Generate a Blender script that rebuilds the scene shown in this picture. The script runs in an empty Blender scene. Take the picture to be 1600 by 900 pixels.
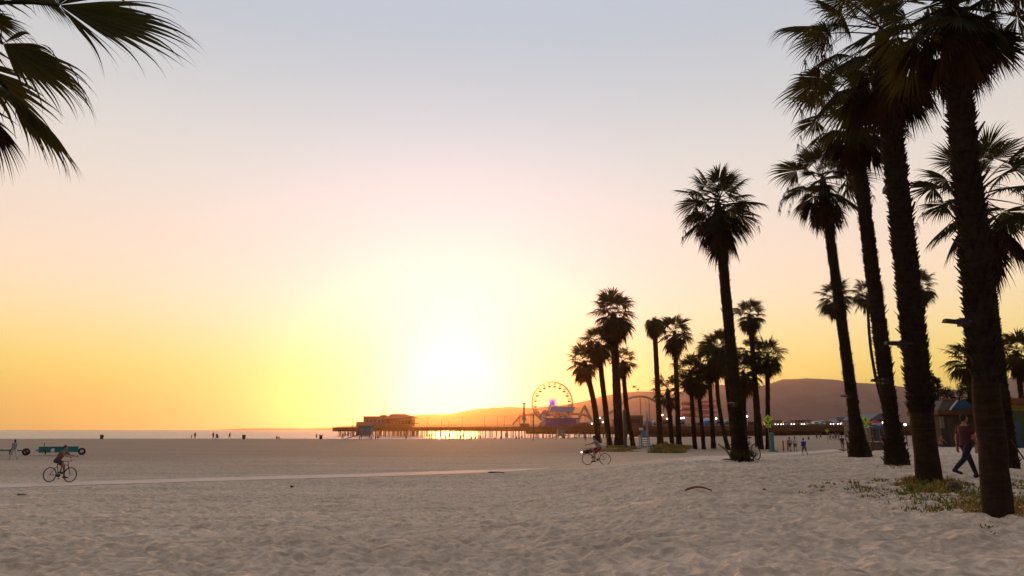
import bpy, bmesh, math, random
import numpy as np
from mathutils import Vector, Matrix, Quaternion, noise as mnoise
R = math.radians
sc = bpy.context.scene
COL = sc.collection
# ------------------------------------------------------------------ camera
F = 1066.7; TH = math.atan(221.0 / F); CZ = 5.0
cd = bpy.data.cameras.new('camera'); cam = bpy.data.objects.new('camera', cd); COL.objects.link(cam)
cd.sensor_width = 36.0; cd.lens = 24.0; cd.clip_start = 0.05; cd.clip_end = 40000
cam.location = (0, 0, CZ); cam.rotation_euler = (R(90) + TH, 0, 0)
sc.camera = cam
sc.view_settings.view_transform = 'Standard'; sc.view_settings.look = 'None'
sc.view_settings.exposure = 0.0; sc.view_settings.gamma = 1.0; sc.view_settings.use_curve_mapping = False
sc.render.engine = 'CYCLES'
sc.cycles.use_denoising = True
sc.cycles.max_bounces = 6; sc.cycles.diffuse_bounces = 2; sc.cycles.glossy_bounces = 2
sc.cycles.transmission_bounces = 2; sc.cycles.volume_bounces = 0; sc.cycles.transparent_max_bounces = 8
# ------------------------------------------------------------------ sun and sky
SUN_AZ = math.atan2(708 - 800, F / math.cos(TH)); SUN_EL = R(2.1)
SUN = Vector((math.sin(SUN_AZ) * math.cos(SUN_EL), math.cos(SUN_AZ) * math.cos(SUN_EL), math.sin(SUN_EL)))
SUN_STRENGTH = 4.0
sd = bpy.data.lights.new('sun', 'SUN'); so = bpy.data.objects.new('sun', sd); COL.objects.link(so)
sd.energy = SUN_STRENGTH; sd.angle = R(4.0); sd.color = (1.0, 0.37, 0.05)
so.rotation_euler = (-SUN).to_track_quat('-Z', 'Y').to_euler(); so.location = (-30, 200, 60)

def build_world():
    w = bpy.data.worlds.new('World'); sc.world = w; w.use_nodes = True
    nt = w.node_tree; N = nt.nodes; L = nt.links
    for n in list(N): N.remove(n)
    def nd(t, **k):
        n = N.new(t)
        for a, b in k.items(): setattr(n, a, b)
        return n
    def math_(op, a, b=None, c=None, clamp=False):
        n = nd('ShaderNodeMath', operation=op, use_clamp=clamp)
        for i, v in enumerate((a, b, c)):
            if v is None: continue
            if isinstance(v, (int, float)): n.inputs[i].default_value = v
            else: L.new(v, n.inputs[i])
        return n.outputs[0]
    def ramp(fac, stops, interp='LINEAR'):
        n = nd('ShaderNodeValToRGB'); cr = n.color_ramp; cr.interpolation = interp
        while len(cr.elements) < len(stops): cr.elements.new(0.5)
        for e, (p, c) in zip(cr.elements, stops):
            e.position = p; e.color = (c[0], c[1], c[2], 1)
        L.new(fac, n.inputs[0]); return n.outputs[0]
    def vm(op, a, b):
        n = nd('ShaderNodeVectorMath', operation=op)
        for i, v in enumerate((a, b)):
            if isinstance(v, (tuple, Vector)): n.inputs[i].default_value = tuple(v)
            elif isinstance(v, (int, float)): n.inputs['Scale'].default_value = v
            else: L.new(v, n.inputs['Scale'] if (op == 'SCALE' and i == 1) else n.inputs[i])
        return n
    tc = nd('ShaderNodeTexCoord')
    D = vm('NORMALIZE', tc.outputs['Generated'], None or (0, 0, 0)).outputs[0]
    sx = nd('ShaderNodeSeparateXYZ'); L.new(D, sx.inputs[0])
    el = math_('MULTIPLY', math_('ARCSINE', sx.outputs[2]), 180 / math.pi / 90.0, clamp=True)   # 0..1 = 0..90 degrees
    deg = lambda d: d / 90.0
    base = ramp(el, [(0, (1.75, .60, .13)), (deg(3), (1.62, .76, .09)), (deg(6), (1.26, .78, .215)), (deg(10), (1.03, .80, .55)),
                     (deg(14), (.95, .745, .59)), (deg(19), (.82, .735, .65)), (deg(25), (.68, .66, .645)), (deg(34), (.455, .51, .60)),
                     (deg(55), (.66, .70, .78)), (1, (.74, .76, .82))], 'B_SPLINE')
    hs = Vector((math.sin(SUN_AZ), math.cos(SUN_AZ), 0))
    az = math_('MULTIPLY_ADD', vm('DOT_PRODUCT', D, hs).outputs['Value'], 0.5, 0.5, clamp=True)
    side = ramp(az, [(0, (.24, .24, .31)), (.35, (.36, .36, .44)), (.62, (.80, .78, .82)), (.85, (1, 1, 1)), (1, (1, 1, 1))])
    mx = vm('MULTIPLY', base, side).outputs[0]
    gs = Vector((math.sin(SUN_AZ) * math.cos(R(2.4)), math.cos(SUN_AZ) * math.cos(R(2.4)), math.sin(R(2.4))))
    gam = math_('MULTIPLY', math_('ARCCOSINE', vm('DOT_PRODUCT', D, gs).outputs['Value']), 180 / math.pi / 90.0, clamp=True)
    glow = ramp(gam, [(0, (2.3, 2.15, 2.1)), (deg(3), (.95, .86, 1.0)), (deg(6), (.42, .34, .58)), (deg(9), (.20, .17, .36)), (deg(13), (.08, .11, .24)),
                      (deg(18), (.03, .06, .15)), (deg(26), (0, .03, .05)), (deg(42), (0, 0, 0))], 'B_SPLINE')
    tot = vm('ADD', mx, glow).outputs[0]
    sky = nd('ShaderNodeTexSky', sky_type='NISHITA', sun_disc=False, sun_elevation=SUN_EL, sun_rotation=SUN_AZ)
    sky.air_density = 1.0; sky.dust_density = 1.5; sky.ozone_density = 1.0
    natural = vm('SCALE', sky.outputs[0], 0.12).outputs[0]
    allsky = vm('ADD', vm('SCALE', tot, 10.0).outputs[0], natural).outputs[0]
    bg = nd('ShaderNodeBackground'); bg.inputs['Strength'].default_value = 0.1
    L.new(allsky, bg.inputs['Color'])
    out = nd('ShaderNodeOutputWorld'); L.new(bg.outputs[0], out.inputs['Surface'])
    w.cycles.sampling_method = 'MANUAL'; w.cycles.sample_map_resolution = 1024
build_world()

# ------------------------------------------------------------------ placing helpers
def ray(px, py):
    u = (px - 800) / F; v = (450 - py) / F
    return Vector((u, math.cos(TH) - v * math.sin(TH), math.sin(TH) + v * math.cos(TH)))
def at(px, py, Y):
    d = ray(px, py); return Vector((0, 0, CZ)) + d * (Y / d.y)
def mpp(Y): return Y / (F / math.cos(TH))          # metres per photo pixel near the horizon
def sstep(a, b, x):
    t = np.clip((np.asarray(x, float) - a) / (b - a), 0, 1); return t * t * (3 - 2 * t)
def crest(x):
    return 186 + np.maximum(0, np.asarray(x, float) - 12) * 0.95 + 2.5 * np.sin(np.asarray(x, float) * .05)
def ground(x, y):
    x = np.asarray(x, float); y = np.asarray(y, float)
    yy = np.maximum(y, 5.0); px = 800 + 1089 * x / yy
    zl = 3.5 - 0.96 * np.clip((y - 8.5) / 20.5, 0, 1) + 0.05 * np.exp(-((y - 9) / 4.0) ** 2)
    ye = 33 + 19 * sstep(1262, 1420, px) + 30 * sstep(1500, 1700, px)
    zr = 3.70 - 1.15 * sstep(ye, ye + 26, y)
    w = sstep(770, 1120, px)
    z = zl * (1 - w) + zr * w
    c = crest(x)
    z = z + 0.05 * sstep(c - 45, c, y) - 5.2 * sstep(c, c + 48, y)
    return z
def gz(x, y): return float(ground(x, y))
def base(px, py, lo=4.0, hi=420.0):
    """first ground point under a photo pixel"""
    d = ray(px, py); o = Vector((0, 0, CZ)); y = lo
    while y < hi:
        p = o + d * (y / d.y)
        if p.z <= gz(p.x, p.y):
            a, b = y / 1.01, y
            for _ in range(24):
                m = (a + b) / 2; p = o + d * (m / d.y)
                if p.z <= gz(p.x, p.y): b = m
                else: a = m
            p = o + d * (b / d.y); return Vector((p.x, p.y, gz(p.x, p.y)))
        y *= 1.01
    p = o + d * (hi / d.y); return Vector((p.x, p.y, gz(p.x, p.y)))
def stand(px, Y):
    """ground point in the column of photo pixel px at distance Y"""
    x = (px - 800) / F * math.cos(TH) * Y
    return Vector((x, Y, gz(x, Y)))

# ------------------------------------------------------------------ materials
MATS = {}
def mat(name, col, rough=0.8, var=0.25, scale=6.0, metal=0.0, emit=None, estr=0.0, bump=0.0, spec=0.3, col2=None):
    if name in MATS: return MATS[name]
    m = bpy.data.materials.new(name); m.use_nodes = True; nt = m.node_tree; N = nt.nodes; L = nt.links
    b = N['Principled BSDF']; b.inputs['Roughness'].default_value = rough; b.inputs['Metallic'].default_value = metal
    b.inputs['Specular IOR Level'].default_value = spec
    tc = N.new('ShaderNodeTexCoord'); nz = N.new('ShaderNodeTexNoise'); nz.inputs['Scale'].default_value = scale
    nz.inputs['Detail'].default_value = 5; nz.inputs['Roughness'].default_value = .6
    L.new(tc.outputs['Object'], nz.inputs['Vector'])
    cr = N.new('ShaderNodeValToRGB'); e = cr.color_ramp.elements
    lo = [c * (1 - var) for c in col]; hi = [min(1, c * (1 + var)) for c in (col2 or col)]
    e[0].position = .3; e[1].position = .7; e[0].color = (*lo, 1); e[1].color = (*hi, 1)
    L.new(nz.outputs['Fac'], cr.inputs[0]); L.new(cr.outputs[0], b.inputs['Base Color'])
    if emit:
        b.inputs['Emission Color'].default_value = (*emit, 1); b.inputs['Emission Strength'].default_value = estr
    if bump:
        bp = N.new('ShaderNodeBump'); bp.inputs['Strength'].default_value = bump; bp.inputs['Distance'].default_value = .02
        L.new(nz.outputs['Fac'], bp.inputs['Height']); L.new(bp.outputs[0], b.inputs['Normal'])
    MATS[name] = m; return m

# ------------------------------------------------------------------ mesh builder
class MB:
    def __init__(s): s.v = []; s.f = []
    def add(s, vs, fs):
        o = len(s.v); s.v.extend([tuple(v) for v in vs]); s.f.extend([tuple(i + o for i in f) for f in fs]); return s
    def box(s, c, size, M=None, taper=(1, 1)):
        x, y, z = [a / 2 for a in size]; tx, ty = taper
        vs = [Vector(p) for p in ((-x, -y, -z), (x, -y, -z), (x, y, -z), (-x, y, -z), (-x * tx, -y * ty, z), (x * tx, -y * ty, z), (x * tx, y * ty, z), (-x * tx, y * ty, z))]
        if M is not None: vs = [M @ v for v in vs]
        c = Vector(c)
        return s.add([v + c for v in vs], [(0, 3, 2, 1), (4, 5, 6, 7), (0, 1, 5, 4), (1, 2, 6, 5), (2, 3, 7, 6), (3, 0, 4, 7)])
    def tube(s, pts, r, n=8, cap=True, ry=None, up=None):
        pts = [Vector(p) for p in pts]; k = len(pts)
        rs = [r] * k if isinstance(r, (int, float)) else list(r)
        if len(rs) != k: rs = [rs[0] + (rs[-1] - rs[0]) * i / (k - 1) for i in range(k)]
        ref = None; vs = []
        for i, p in enumerate(pts):
            t = (pts[min(i + 1, k - 1)] - pts[max(i - 1, 0)])
            t = t.normalized() if t.length > 1e-9 else Vector((0, 0, 1))
            if ref is None:
                a = Vector(up) if up is not None else (Vector((0, 0, 1)) if abs(t.z) < .9 else Vector((1, 0, 0)))
                ref = (a - t * a.dot(t)).normalized()
            else:
                ref = ref - t * ref.dot(t)
                ref = ref.normalized() if ref.length > 1e-6 else t.orthogonal().normalized()
            b = t.cross(ref)
            for j in range(n):
                a = 2 * math.pi * j / n
                vs.append(p + ref * (math.cos(a) * rs[i]) + b * (math.sin(a) * (rs[i] if ry is None else rs[i] * ry)))
        fs = []
        for i in range(k - 1):
            for j in range(n):
                a = i * n + j; b2 = i * n + (j + 1) % n
                fs.append((a, b2, b2 + n, a + n))
        if cap:
            fs.append(tuple(reversed(range(n)))); fs.append(tuple((k - 1) * n + j for j in range(n)))
        return s.add(vs, fs)
    def ell(s, c, r, M=None, n=12, m=8):
        c = Vector(c); vs = []; fs = []
        for i in range(m + 1):
            ph = math.pi * i / m
            for j in range(n):
                a = 2 * math.pi * j / n
                v = Vector((r[0] * math.sin(ph) * math.cos(a), r[1] * math.sin(ph) * math.sin(a), r[2] * math.cos(ph)))
                if M is not None: v = M @ v
                vs.append(c + v)
        for i in range(m):
            for j in range(n):
                a = i * n + j; b = i * n + (j + 1) % n
                fs.append((a, a + n, b + n, b))
        return s.add(vs, fs)
    def prism(s, poly, y0, y1, M=None, axis='y'):
        n = len(poly); vs = []
        for y in (y0, y1):
            for (a, b) in poly:
                v = Vector((a, y, b)) if axis == 'y' else (Vector((y, a, b)) if axis == 'x' else Vector((a, b, y)))
                vs.append(M @ v if M is not None else v)
        fs = [tuple(range(n)), tuple(reversed(range(n, 2 * n)))]
        for i in range(n):
            j = (i + 1) % n; fs.append((i, i + n, j + n, j))
        return s.add(vs, fs)
    def shift(s, d):
        d = Vector(d); s.v = [tuple(Vector(v) + d) for v in s.v]; return s
    def mesh(s, name, m=None, smooth=False, fix=True):
        me = bpy.data.meshes.new(name); me.from_pydata(s.v, [], s.f)
        if fix:
            bm = bmesh.new(); bm.from_mesh(me); bmesh.ops.recalc_face_normals(bm, faces=bm.faces); bm.to_mesh(me); bm.free()
        if m: me.materials.append(m)
        if smooth: me.shade_smooth()
        return me
    def build(s, name, m, parent=None, smooth=False, fix=True, loc=None, label=None):
        o = bpy.data.objects.new(name, s.mesh(name, m, smooth, fix)); COL.objects.link(o)
        if parent: o.parent = parent
        if loc is not None: o.location = loc
        if label: o['label'] = label
        return o
def tag(o, label=None, cat=None, group=None, kind=None):
    for k, v in (('label', label), ('category', cat), ('group', group), ('kind', kind)):
        if v: o[k] = v
    return o
def thing(name, label, cat, loc=(0, 0, 0), rz=0.0, group=None):
    o = bpy.data.objects.new(name, None); COL.objects.link(o); o.empty_display_size = .2
    o.location = loc; o.rotation_euler = (0, 0, rz); return tag(o, label, cat, group)
def dup(o, parent=None, loc=None, rz=None, label=None, scale=None, kids=None):
    c = o.copy(); COL.objects.link(c); c.parent = parent
    if loc is not None: c.location = loc
    if rz is not None: c.rotation_euler = (0, 0, rz)
    if scale is not None: c.scale = (scale,) * 3
    if label: c['label'] = label
    for ch in [k for k in o.children]: dup(ch, c)
    return c

# ------------------------------------------------------------------ sand, sea, hills, haze
def hash2(ix, iy, s):
    h = np.sin(ix * 127.1 + iy * 311.7 + s * 74.7) * 43758.5453
    return h - np.floor(h)
def vnoise(x, y, s=0):
    ix = np.floor(x); iy = np.floor(y); fx = x - ix; fy = y - iy
    fx = fx * fx * (3 - 2 * fx); fy = fy * fy * (3 - 2 * fy)
    a = hash2(ix, iy, s); b = hash2(ix + 1, iy, s); c = hash2(ix, iy + 1, s); d = hash2(ix + 1, iy + 1, s)
    return (a * (1 - fx) + b * fx) * (1 - fy) + (c * (1 - fx) + d * fx) * fy
def worley(x, y, s=0):
    ix = np.floor(x); iy = np.floor(y); f1 = np.full(x.shape, 9.0); f2 = np.full(x.shape, 9.0)
    for dx in (-1, 0, 1):
        for dy in (-1, 0, 1):
            cx = ix + dx; cy = iy + dy
            d = np.hypot(cx + hash2(cx, cy, s) - x, cy + hash2(cx, cy, s + 5) - y)
            nf1 = np.minimum(f1, d); f2 = np.minimum(np.maximum(f1, d), f2); f1 = nf1
    return f1, f2
def sand_detail(x, y):
    """trodden sand: overlapping footprints with soft ridges between them"""
    wx = x + 0.25 * vnoise(x * 2.2, y * 2.2, 1) + .5 * vnoise(x * .6, y * .6, 2)
    wy = y + 0.25 * vnoise(x * 2.2, y * 2.2, 3) + .5 * vnoise(x * .6, y * .6, 4)
    f1, f2 = worley(wx / .30, wy / .32, 11)
    g1, g2 = worley(wx / .13 + 7, wy / .14 + 3, 23)
    u = vnoise(x * .55, y * .55, 31) + .5 * vnoise(x * 1.4, y * 1.4, 32)
    h = .115 * np.minimum(f1, .75) ** 1.25 * (.6 + .8 * vnoise(x * .9, y * .9, 51)) + .026 * np.minimum(g1, .7) + .022 * u + .010 * vnoise(x * 9, y * 9, 33)
    return h - .085
def build_sand():
    ts = np.concatenate([-np.geomspace(8, 1.0, 50)[:-1], np.linspace(-1.0, 1.0, 1250), np.geomspace(1.0, 8, 50)[1:]])
    ys = np.concatenate([np.geomspace(1.2, 5, 70)[:-1], np.geomspace(5, 45, 980)[:-1], np.geomspace(45, 70, 100)[:-1], np.geomspace(70, 460, 150)])
    T, Y = np.meshgrid(ts, ys); X = T * Y
    X = np.clip(X, -900, 900)
    amp = (1 - sstep(40, 110, Y)) * (1 - .55 * sstep(0, 4, Y - path_y(X))) * (1 - sstep(1.0, 1.4, np.abs(T)) * .4) * (.12 + .88 * sstep(1.0, 3.2, np.abs(Y - path_y(X))))
    Z = ground(X, Y) + sand_detail(X, Y) * amp + mounds(X, Y)
    ny, nx = X.shape
    co = np.stack([X, Y, Z], -1).reshape(-1, 3)
    idx = np.arange(ny * nx).reshape(ny, nx)
    q = np.stack([idx[:-1, :-1], idx[:-1, 1:], idx[1:, 1:], idx[1:, :-1]], -1).reshape(-1, 4)
    # the beach behind the camera
    bx = np.linspace(-60, 60, 161); by = np.linspace(-60, 1.2, 80)
    BX, BY = np.meshgrid(bx, by); BZ = ground(BX, BY) + sand_detail(BX, BY) - .004
    o = len(co); co = np.concatenate([co, np.stack([BX, BY, BZ], -1).reshape(-1, 3)])
    bi = np.arange(161 * 80).reshape(80, 161) + o
    q = np.concatenate([q, np.stack([bi[:-1, :-1], bi[:-1, 1:], bi[1:, 1:], bi[1:, :-1]], -1).reshape(-1, 4)])
    me = bpy.data.meshes.new('sand_beach')
    me.vertices.add(len(co)); me.vertices.foreach_set('co', co.ravel().astype(np.float32))
    me.loops.add(q.size); me.loops.foreach_set('vertex_index', q.ravel().astype(np.int32))
    me.polygons.add(len(q)); me.polygons.foreach_set('loop_start', np.arange(0, q.size, 4, dtype=np.int32))
    me.polygons.foreach_set('loop_total', np.full(len(q), 4, np.int32)); me.update(calc_edges=True); me.shade_smooth()
    m = bpy.data.materials.new('sand'); m.use_nodes = True; nt = m.node_tree; N = nt.nodes; L = nt.links
    b = N['Principled BSDF']; b.inputs['Roughness'].default_value = .95; b.inputs['Specular IOR Level'].default_value = .1
    tc = N.new('ShaderNodeTexCoord')
    def nz(scale, det=6):
        n = N.new('ShaderNodeTexNoise'); n.inputs['Scale'].default_value = scale; n.inputs['Detail'].default_value = det
        n.inputs['Roughness'].default_value = .65; L.new(tc.outputs['Object'], n.inputs['Vector']); return n.outputs['Fac']
    cr = N.new('ShaderNodeValToRGB'); e = cr.color_ramp.elements
    e[0].position = .32; e[0].color = (.535, .41, .285, 1); e[1].position = .68; e[1].color = (.745, .575, .405, 1)
    mx = N.new('ShaderNodeMath'); mx.operation = 'MULTIPLY_ADD'; mx.inputs[1].default_value = .5
    hf = N.new('ShaderNodeMath'); hf.operation = 'MULTIPLY'; hf.inputs[1].default_value = .5
    L.new(nz(1.6), mx.inputs[0]); L.new(nz(45, 3), hf.inputs[0]); L.new(hf.outputs[0], mx.inputs[2])
    L.new(mx.outputs[0], cr.inputs[0])
    # random blotches that paint in the light and dark of footprint dimples
    wv = N.new('ShaderNodeTexNoise'); wv.inputs['Scale'].default_value = 5.5; wv.inputs['Detail'].default_value = 3; wv.inputs['Distortion'].default_value = 1.2; L.new(tc.outputs['Object'], wv.inputs['Vector'])
    wr = N.new('ShaderNodeMapRange'); wr.inputs['From Min'].default_value = .36; wr.inputs['From Max'].default_value = .62; wr.inputs['To Min'].default_value = .76; wr.inputs['To Max'].default_value = 1.14; L.new(wv.outputs['Fac'], wr.inputs['Value'])
    wm = N.new('ShaderNodeVectorMath'); wm.operation = 'SCALE'; L.new(cr.outputs[0], wm.inputs[0]); L.new(wr.outputs[0], wm.inputs['Scale'])
    # raked sand between the path and the water is darker
    sp = N.new('ShaderNodeSeparateXYZ'); L.new(tc.outputs['Object'], sp.inputs[0])
    sl = N.new('ShaderNodeMath'); sl.operation = 'MULTIPLY_ADD'; sl.inputs[1].default_value = -.42; L.new(sp.outputs[0], sl.inputs[0]); L.new(sp.outputs[1], sl.inputs[2])
    wn = N.new('ShaderNodeTexNoise'); wn.inputs['Scale'].default_value = 1; wn.inputs['Detail'].default_value = 4
    mp = N.new('ShaderNodeMapping'); mp.inputs['Scale'].default_value = (.02, .16, 1); L.new(tc.outputs['Object'], mp.inputs['Vector']); L.new(mp.outputs[0], wn.inputs['Vector'])
    jn = N.new('ShaderNodeMath'); jn.operation = 'MULTIPLY_ADD'; jn.inputs[1].default_value = 30; L.new(wn.outputs['Fac'], jn.inputs[0]); L.new(sl.outputs[0], jn.inputs[2])
    mr = N.new('ShaderNodeMapRange'); mr.inputs['From Min'].default_value = 46; mr.inputs['From Max'].default_value = 95; L.new(jn.outputs[0], mr.inputs['Value'])
    dk = N.new('ShaderNodeMix'); dk.data_type = 'RGBA'; dk.blend_type = 'MULTIPLY'; L.new(mr.outputs[0], dk.inputs['Factor']); L.new(wm.outputs[0], dk.inputs['A']); dk.inputs['B'].default_value = (.55, .56, .575, 1)
    m2 = N.new('ShaderNodeMapping'); m2.inputs['Scale'].default_value = (.06, .9, 1); L.new(tc.outputs['Object'], m2.inputs['Vector'])
    n2 = N.new('ShaderNodeTexNoise'); n2.inputs['Scale'].default_value = 1; n2.inputs['Detail'].default_value = 6; L.new(m2.outputs[0], n2.inputs['Vector'])
    r2 = N.new('ShaderNodeMapRange'); r2.inputs['From Min'].default_value = .3; r2.inputs['From Max'].default_value = .7; r2.inputs['To Min'].default_value = .86; r2.inputs['To Max'].default_value = 1.12; L.new(n2.outputs['Fac'], r2.inputs['Value'])
    vs_ = N.new('ShaderNodeVectorMath'); vs_.operation = 'SCALE'; L.new(dk.outputs['Result'], vs_.inputs[0]); L.new(r2.outputs[0], vs_.inputs['Scale'])
    L.new(vs_.outputs[0], b.inputs['Base Color'])
    bp = N.new('ShaderNodeBump'); bp.inputs['Strength'].default_value = .6; bp.inputs['Distance'].default_value = .012
    L.new(nz(30, 8), bp.inputs['Height']); L.new(bp.outputs[0], b.inputs['Normal'])
    me.materials.append(m); ob = bpy.data.objects.new('sand_beach', me); COL.objects.link(ob); tag(ob, kind='structure')

# bike path: centre line as (px, py) in the two stretches that show
PATH_PX = [(-420, 779), (-200, 768), (0, 760), (200, 753.5), (400, 747.5), (600, 742), (800, 735), (870, 732)]
PATH_PX2 = [(1040, 719.5), (1090, 717.5), (1130, 716), (1180, 712.5), (1230, 709.5), (1280, 706), (1330, 703.5), (1420, 700.5)]
PATH1 = [base(*p) for p in PATH_PX]; PATH2 = [base(*p) for p in PATH_PX2]
_px = np.array([p.x for p in PATH1 + PATH2]); _py = np.array([p.y for p in PATH1 + PATH2])
_o = np.argsort(_px); _px = _px[_o]; _py = _py[_o]
def path_y(x): return np.interp(x, _px, _py)
MOUNDS = []
def mounds(x, y):
    z = np.zeros_like(np.asarray(x, float))
    for (cx, cy, r, h) in MOUNDS: z = z + h * np.exp(-(((x - cx) ** 2 + (y - cy) ** 2) / (r * r)))
    return z
for (px, py, r, h) in ((1042, 704, 3.0, .55), (960, 701, 4.5, .30), (1452, 758, 1.1, .10), (1560, 812, .9, .07), (1460, 690, 6, .0)):
    p = base(px, py); MOUNDS.append((p.x, p.y, r, h))
build_sand()

def ribbon(pts, width, name, m, lift=.02):
    # resampled smooth strip lying on the sand
    P = [Vector(p) for p in pts]; out = []
    for i in range(len(P) - 1):
        for k in range(14):
            t = k / 14; a = P[max(i - 1, 0)]; b = P[i]; c = P[i + 1]; d = P[min(i + 2, len(P) - 1)]
            out.append(0.5 * ((2 * b) + (c - a) * t + (2 * a - 5 * b + 4 * c - d) * t * t + (3 * b - a - 3 * c + d) * t ** 3))
    out.append(P[-1]); vs = []; fs = []
    for i, p in enumerate(out):
        t = (out[min(i + 1, len(out) - 1)] - out[max(i - 1, 0)]); t.z = 0; t.normalize(); n = Vector((-t.y, t.x, 0))
        wv = width(i / (len(out) - 1)) if callable(width) else width
        for sgn in (-.5, .5):
            q = p + n * (sgn * wv + random.uniform(-.04, .04)); vs.append((q.x, q.y, gz(q.x, q.y) + lift)); vs.append((q.x, q.y, gz(q.x, q.y) - .15))
    for i in range(len(out) - 1):
        a = i * 4; b = a + 4
        fs += [(a, a + 2, b + 2, b), (a + 1, a, b, b + 1), (a + 2, a + 3, b + 3, b + 2)]
    return MB().add(vs, fs), name, m
random.seed(4)
concrete = mat('pale_concrete', (.62, .50, .40), .8, .1, 1.2)
mb = MB()
for pts, wd in ((PATH1, lambda t: 2.5 * min(1, max(.04, (1 - t) * 7))), (PATH2, lambda t: 3.0 * min(1, max(.04, t * 3)))):
    r_, _, _ = ribbon(pts, wd, '', None); mb.add(r_.v, r_.f)
tag(mb.build('bike_path', concrete), kind='structure')

def build_sea():
    mb = MB(); xs = [-9000, -3000, -800, -300, 0, 300, 800, 3000, 9000]; ys = [170, 300, 600, 1500, 4000, 7900]
    vs = [(x, y, 0) for y in ys for x in xs]; n = len(xs)
    fs = [(j * n + i, j * n + i + 1, (j + 1) * n + i + 1, (j + 1) * n + i) for j in range(len(ys) - 1) for i in range(n - 1)]
    mb.add(vs, fs)
    m = bpy.data.materials.new('sea_water'); m.use_nodes = True; nt = m.node_tree; N = nt.nodes; L = nt.links
    b = N['Principled BSDF']; b.inputs['Base Color'].default_value = (.36, .345, .32, 1); b.inputs['Roughness'].default_value = .24
    b.inputs['IOR'].default_value = 1.33
    tc = N.new('ShaderNodeTexCoord'); mp = N.new('ShaderNodeMapping'); mp.inputs['Scale'].default_value = (.05, .22, .2)
    L.new(tc.outputs['Object'], mp.inputs['Vector'])
    nz = N.new('ShaderNodeTexNoise'); nz.inputs['Scale'].default_value = 1; nz.inputs['Detail'].default_value = 6; nz.inputs['Roughness'].default_value = .6
    L.new(mp.outputs[0], nz.inputs['Vector'])
    bp = N.new('ShaderNodeBump'); bp.inputs['Strength'].default_value = 1.0; bp.inputs['Distance'].default_value = 3.0
    L.new(nz.outputs['Fac'], bp.inputs['Height']); L.new(bp.outputs[0], b.inputs['Normal'])
    tag(mb.build('sea', m, fix=False), kind='structure')
build_sea()

def terrain(name, prof, Yr, Yf, m, seed, rough=1.0):
    """a long ridge: prof lists (px, py) of its skyline at distance Yr, its foot at Yf"""
    pxs = [p[0] for p in prof]; pys = [p[1] for p in prof]
    cols = np.linspace(pxs[0], pxs[-1], 420); vs = []; nr = 46
    for k, px in enumerate(cols):
        py = np.interp(px, pxs, pys) + .55 * (mnoise.noise(Vector((px * .09, seed, 0)))) + .3 * mnoise.noise(Vector((px * .35, seed, 3)))
        hz = max(at(px, py, Yr).z, 1.0)
        for j in range(nr):
            t = j / (nr - 1) * 1.5                       # t = 1 is the ridge
            y = Yf + (Yr - Yf) * t
            q = math.sin(min(t, 1) * math.pi / 2) ** 1.25 if t <= 1 else 1 - ((t - 1) / .5) ** 1.4
            x = (px - 800) / F * math.cos(TH) * Yr
            g = mnoise.fractal(Vector((x * .0032, y * .0011, seed)), 1.0, 2.0, 5) * rough * 60
            z = hz * q + g * (1 - abs(2 * min(t, 1.0) - 1)) * min(1, hz / 120) if t < 1 else hz * q
            vs.append((x * (y / Yr) ** .6, y, min(z, hz * (y / Yr) if t < 1 else z) - 2))
    fs = [(i * nr + j, (i + 1) * nr + j, (i + 1) * nr + j + 1, i * nr + j + 1) for i in range(len(cols) - 1) for j in range(nr - 1)]
    return tag(MB().add(vs, fs).build(name, m, smooth=True, fix=False), kind='structure')
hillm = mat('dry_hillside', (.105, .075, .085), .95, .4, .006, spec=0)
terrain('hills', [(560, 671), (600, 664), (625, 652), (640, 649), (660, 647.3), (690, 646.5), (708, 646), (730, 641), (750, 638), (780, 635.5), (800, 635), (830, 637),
                  (860, 634), (880, 632.5), (900, 629), (920, 625), (945, 618), (975, 613), (1000, 611), (1020, 611.5), (1050, 616), (1075, 609), (1100, 600),
                  (1150, 602), (1185, 604), (1205, 600), (1230, 592), (1250, 592), (1268, 590.5), (1300, 592.5), (1330, 597), (1375, 600), (1420, 606), (1480, 611), (1520, 606),
                  (1560, 594), (1600, 588), (1700, 578), (1900, 590)], 4600, 3100, hillm, 2.0)
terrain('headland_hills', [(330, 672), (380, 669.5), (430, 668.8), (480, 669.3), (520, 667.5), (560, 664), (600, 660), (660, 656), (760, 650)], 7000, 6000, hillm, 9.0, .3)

def build_haze():
    mb = MB().box((0, 3900, 208), (19000, 8400, 424))
    m = bpy.data.materials.new('haze_air'); m.use_nodes = True; nt = m.node_tree; N = nt.nodes
    N.remove(N['Principled BSDF'])
    v = N.new('ShaderNodeVolumePrincipled'); v.inputs['Density'].default_value = 1.0e-4; v.inputs['Anisotropy'].default_value = .85
    v.inputs['Color'].default_value = (.95, .68, .62, 1)
    nt.links.new(v.outputs[0], N['Material Output'].inputs['Volume'])
    tag(mb.build('haze', m), kind='stuff')
build_haze()
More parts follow.
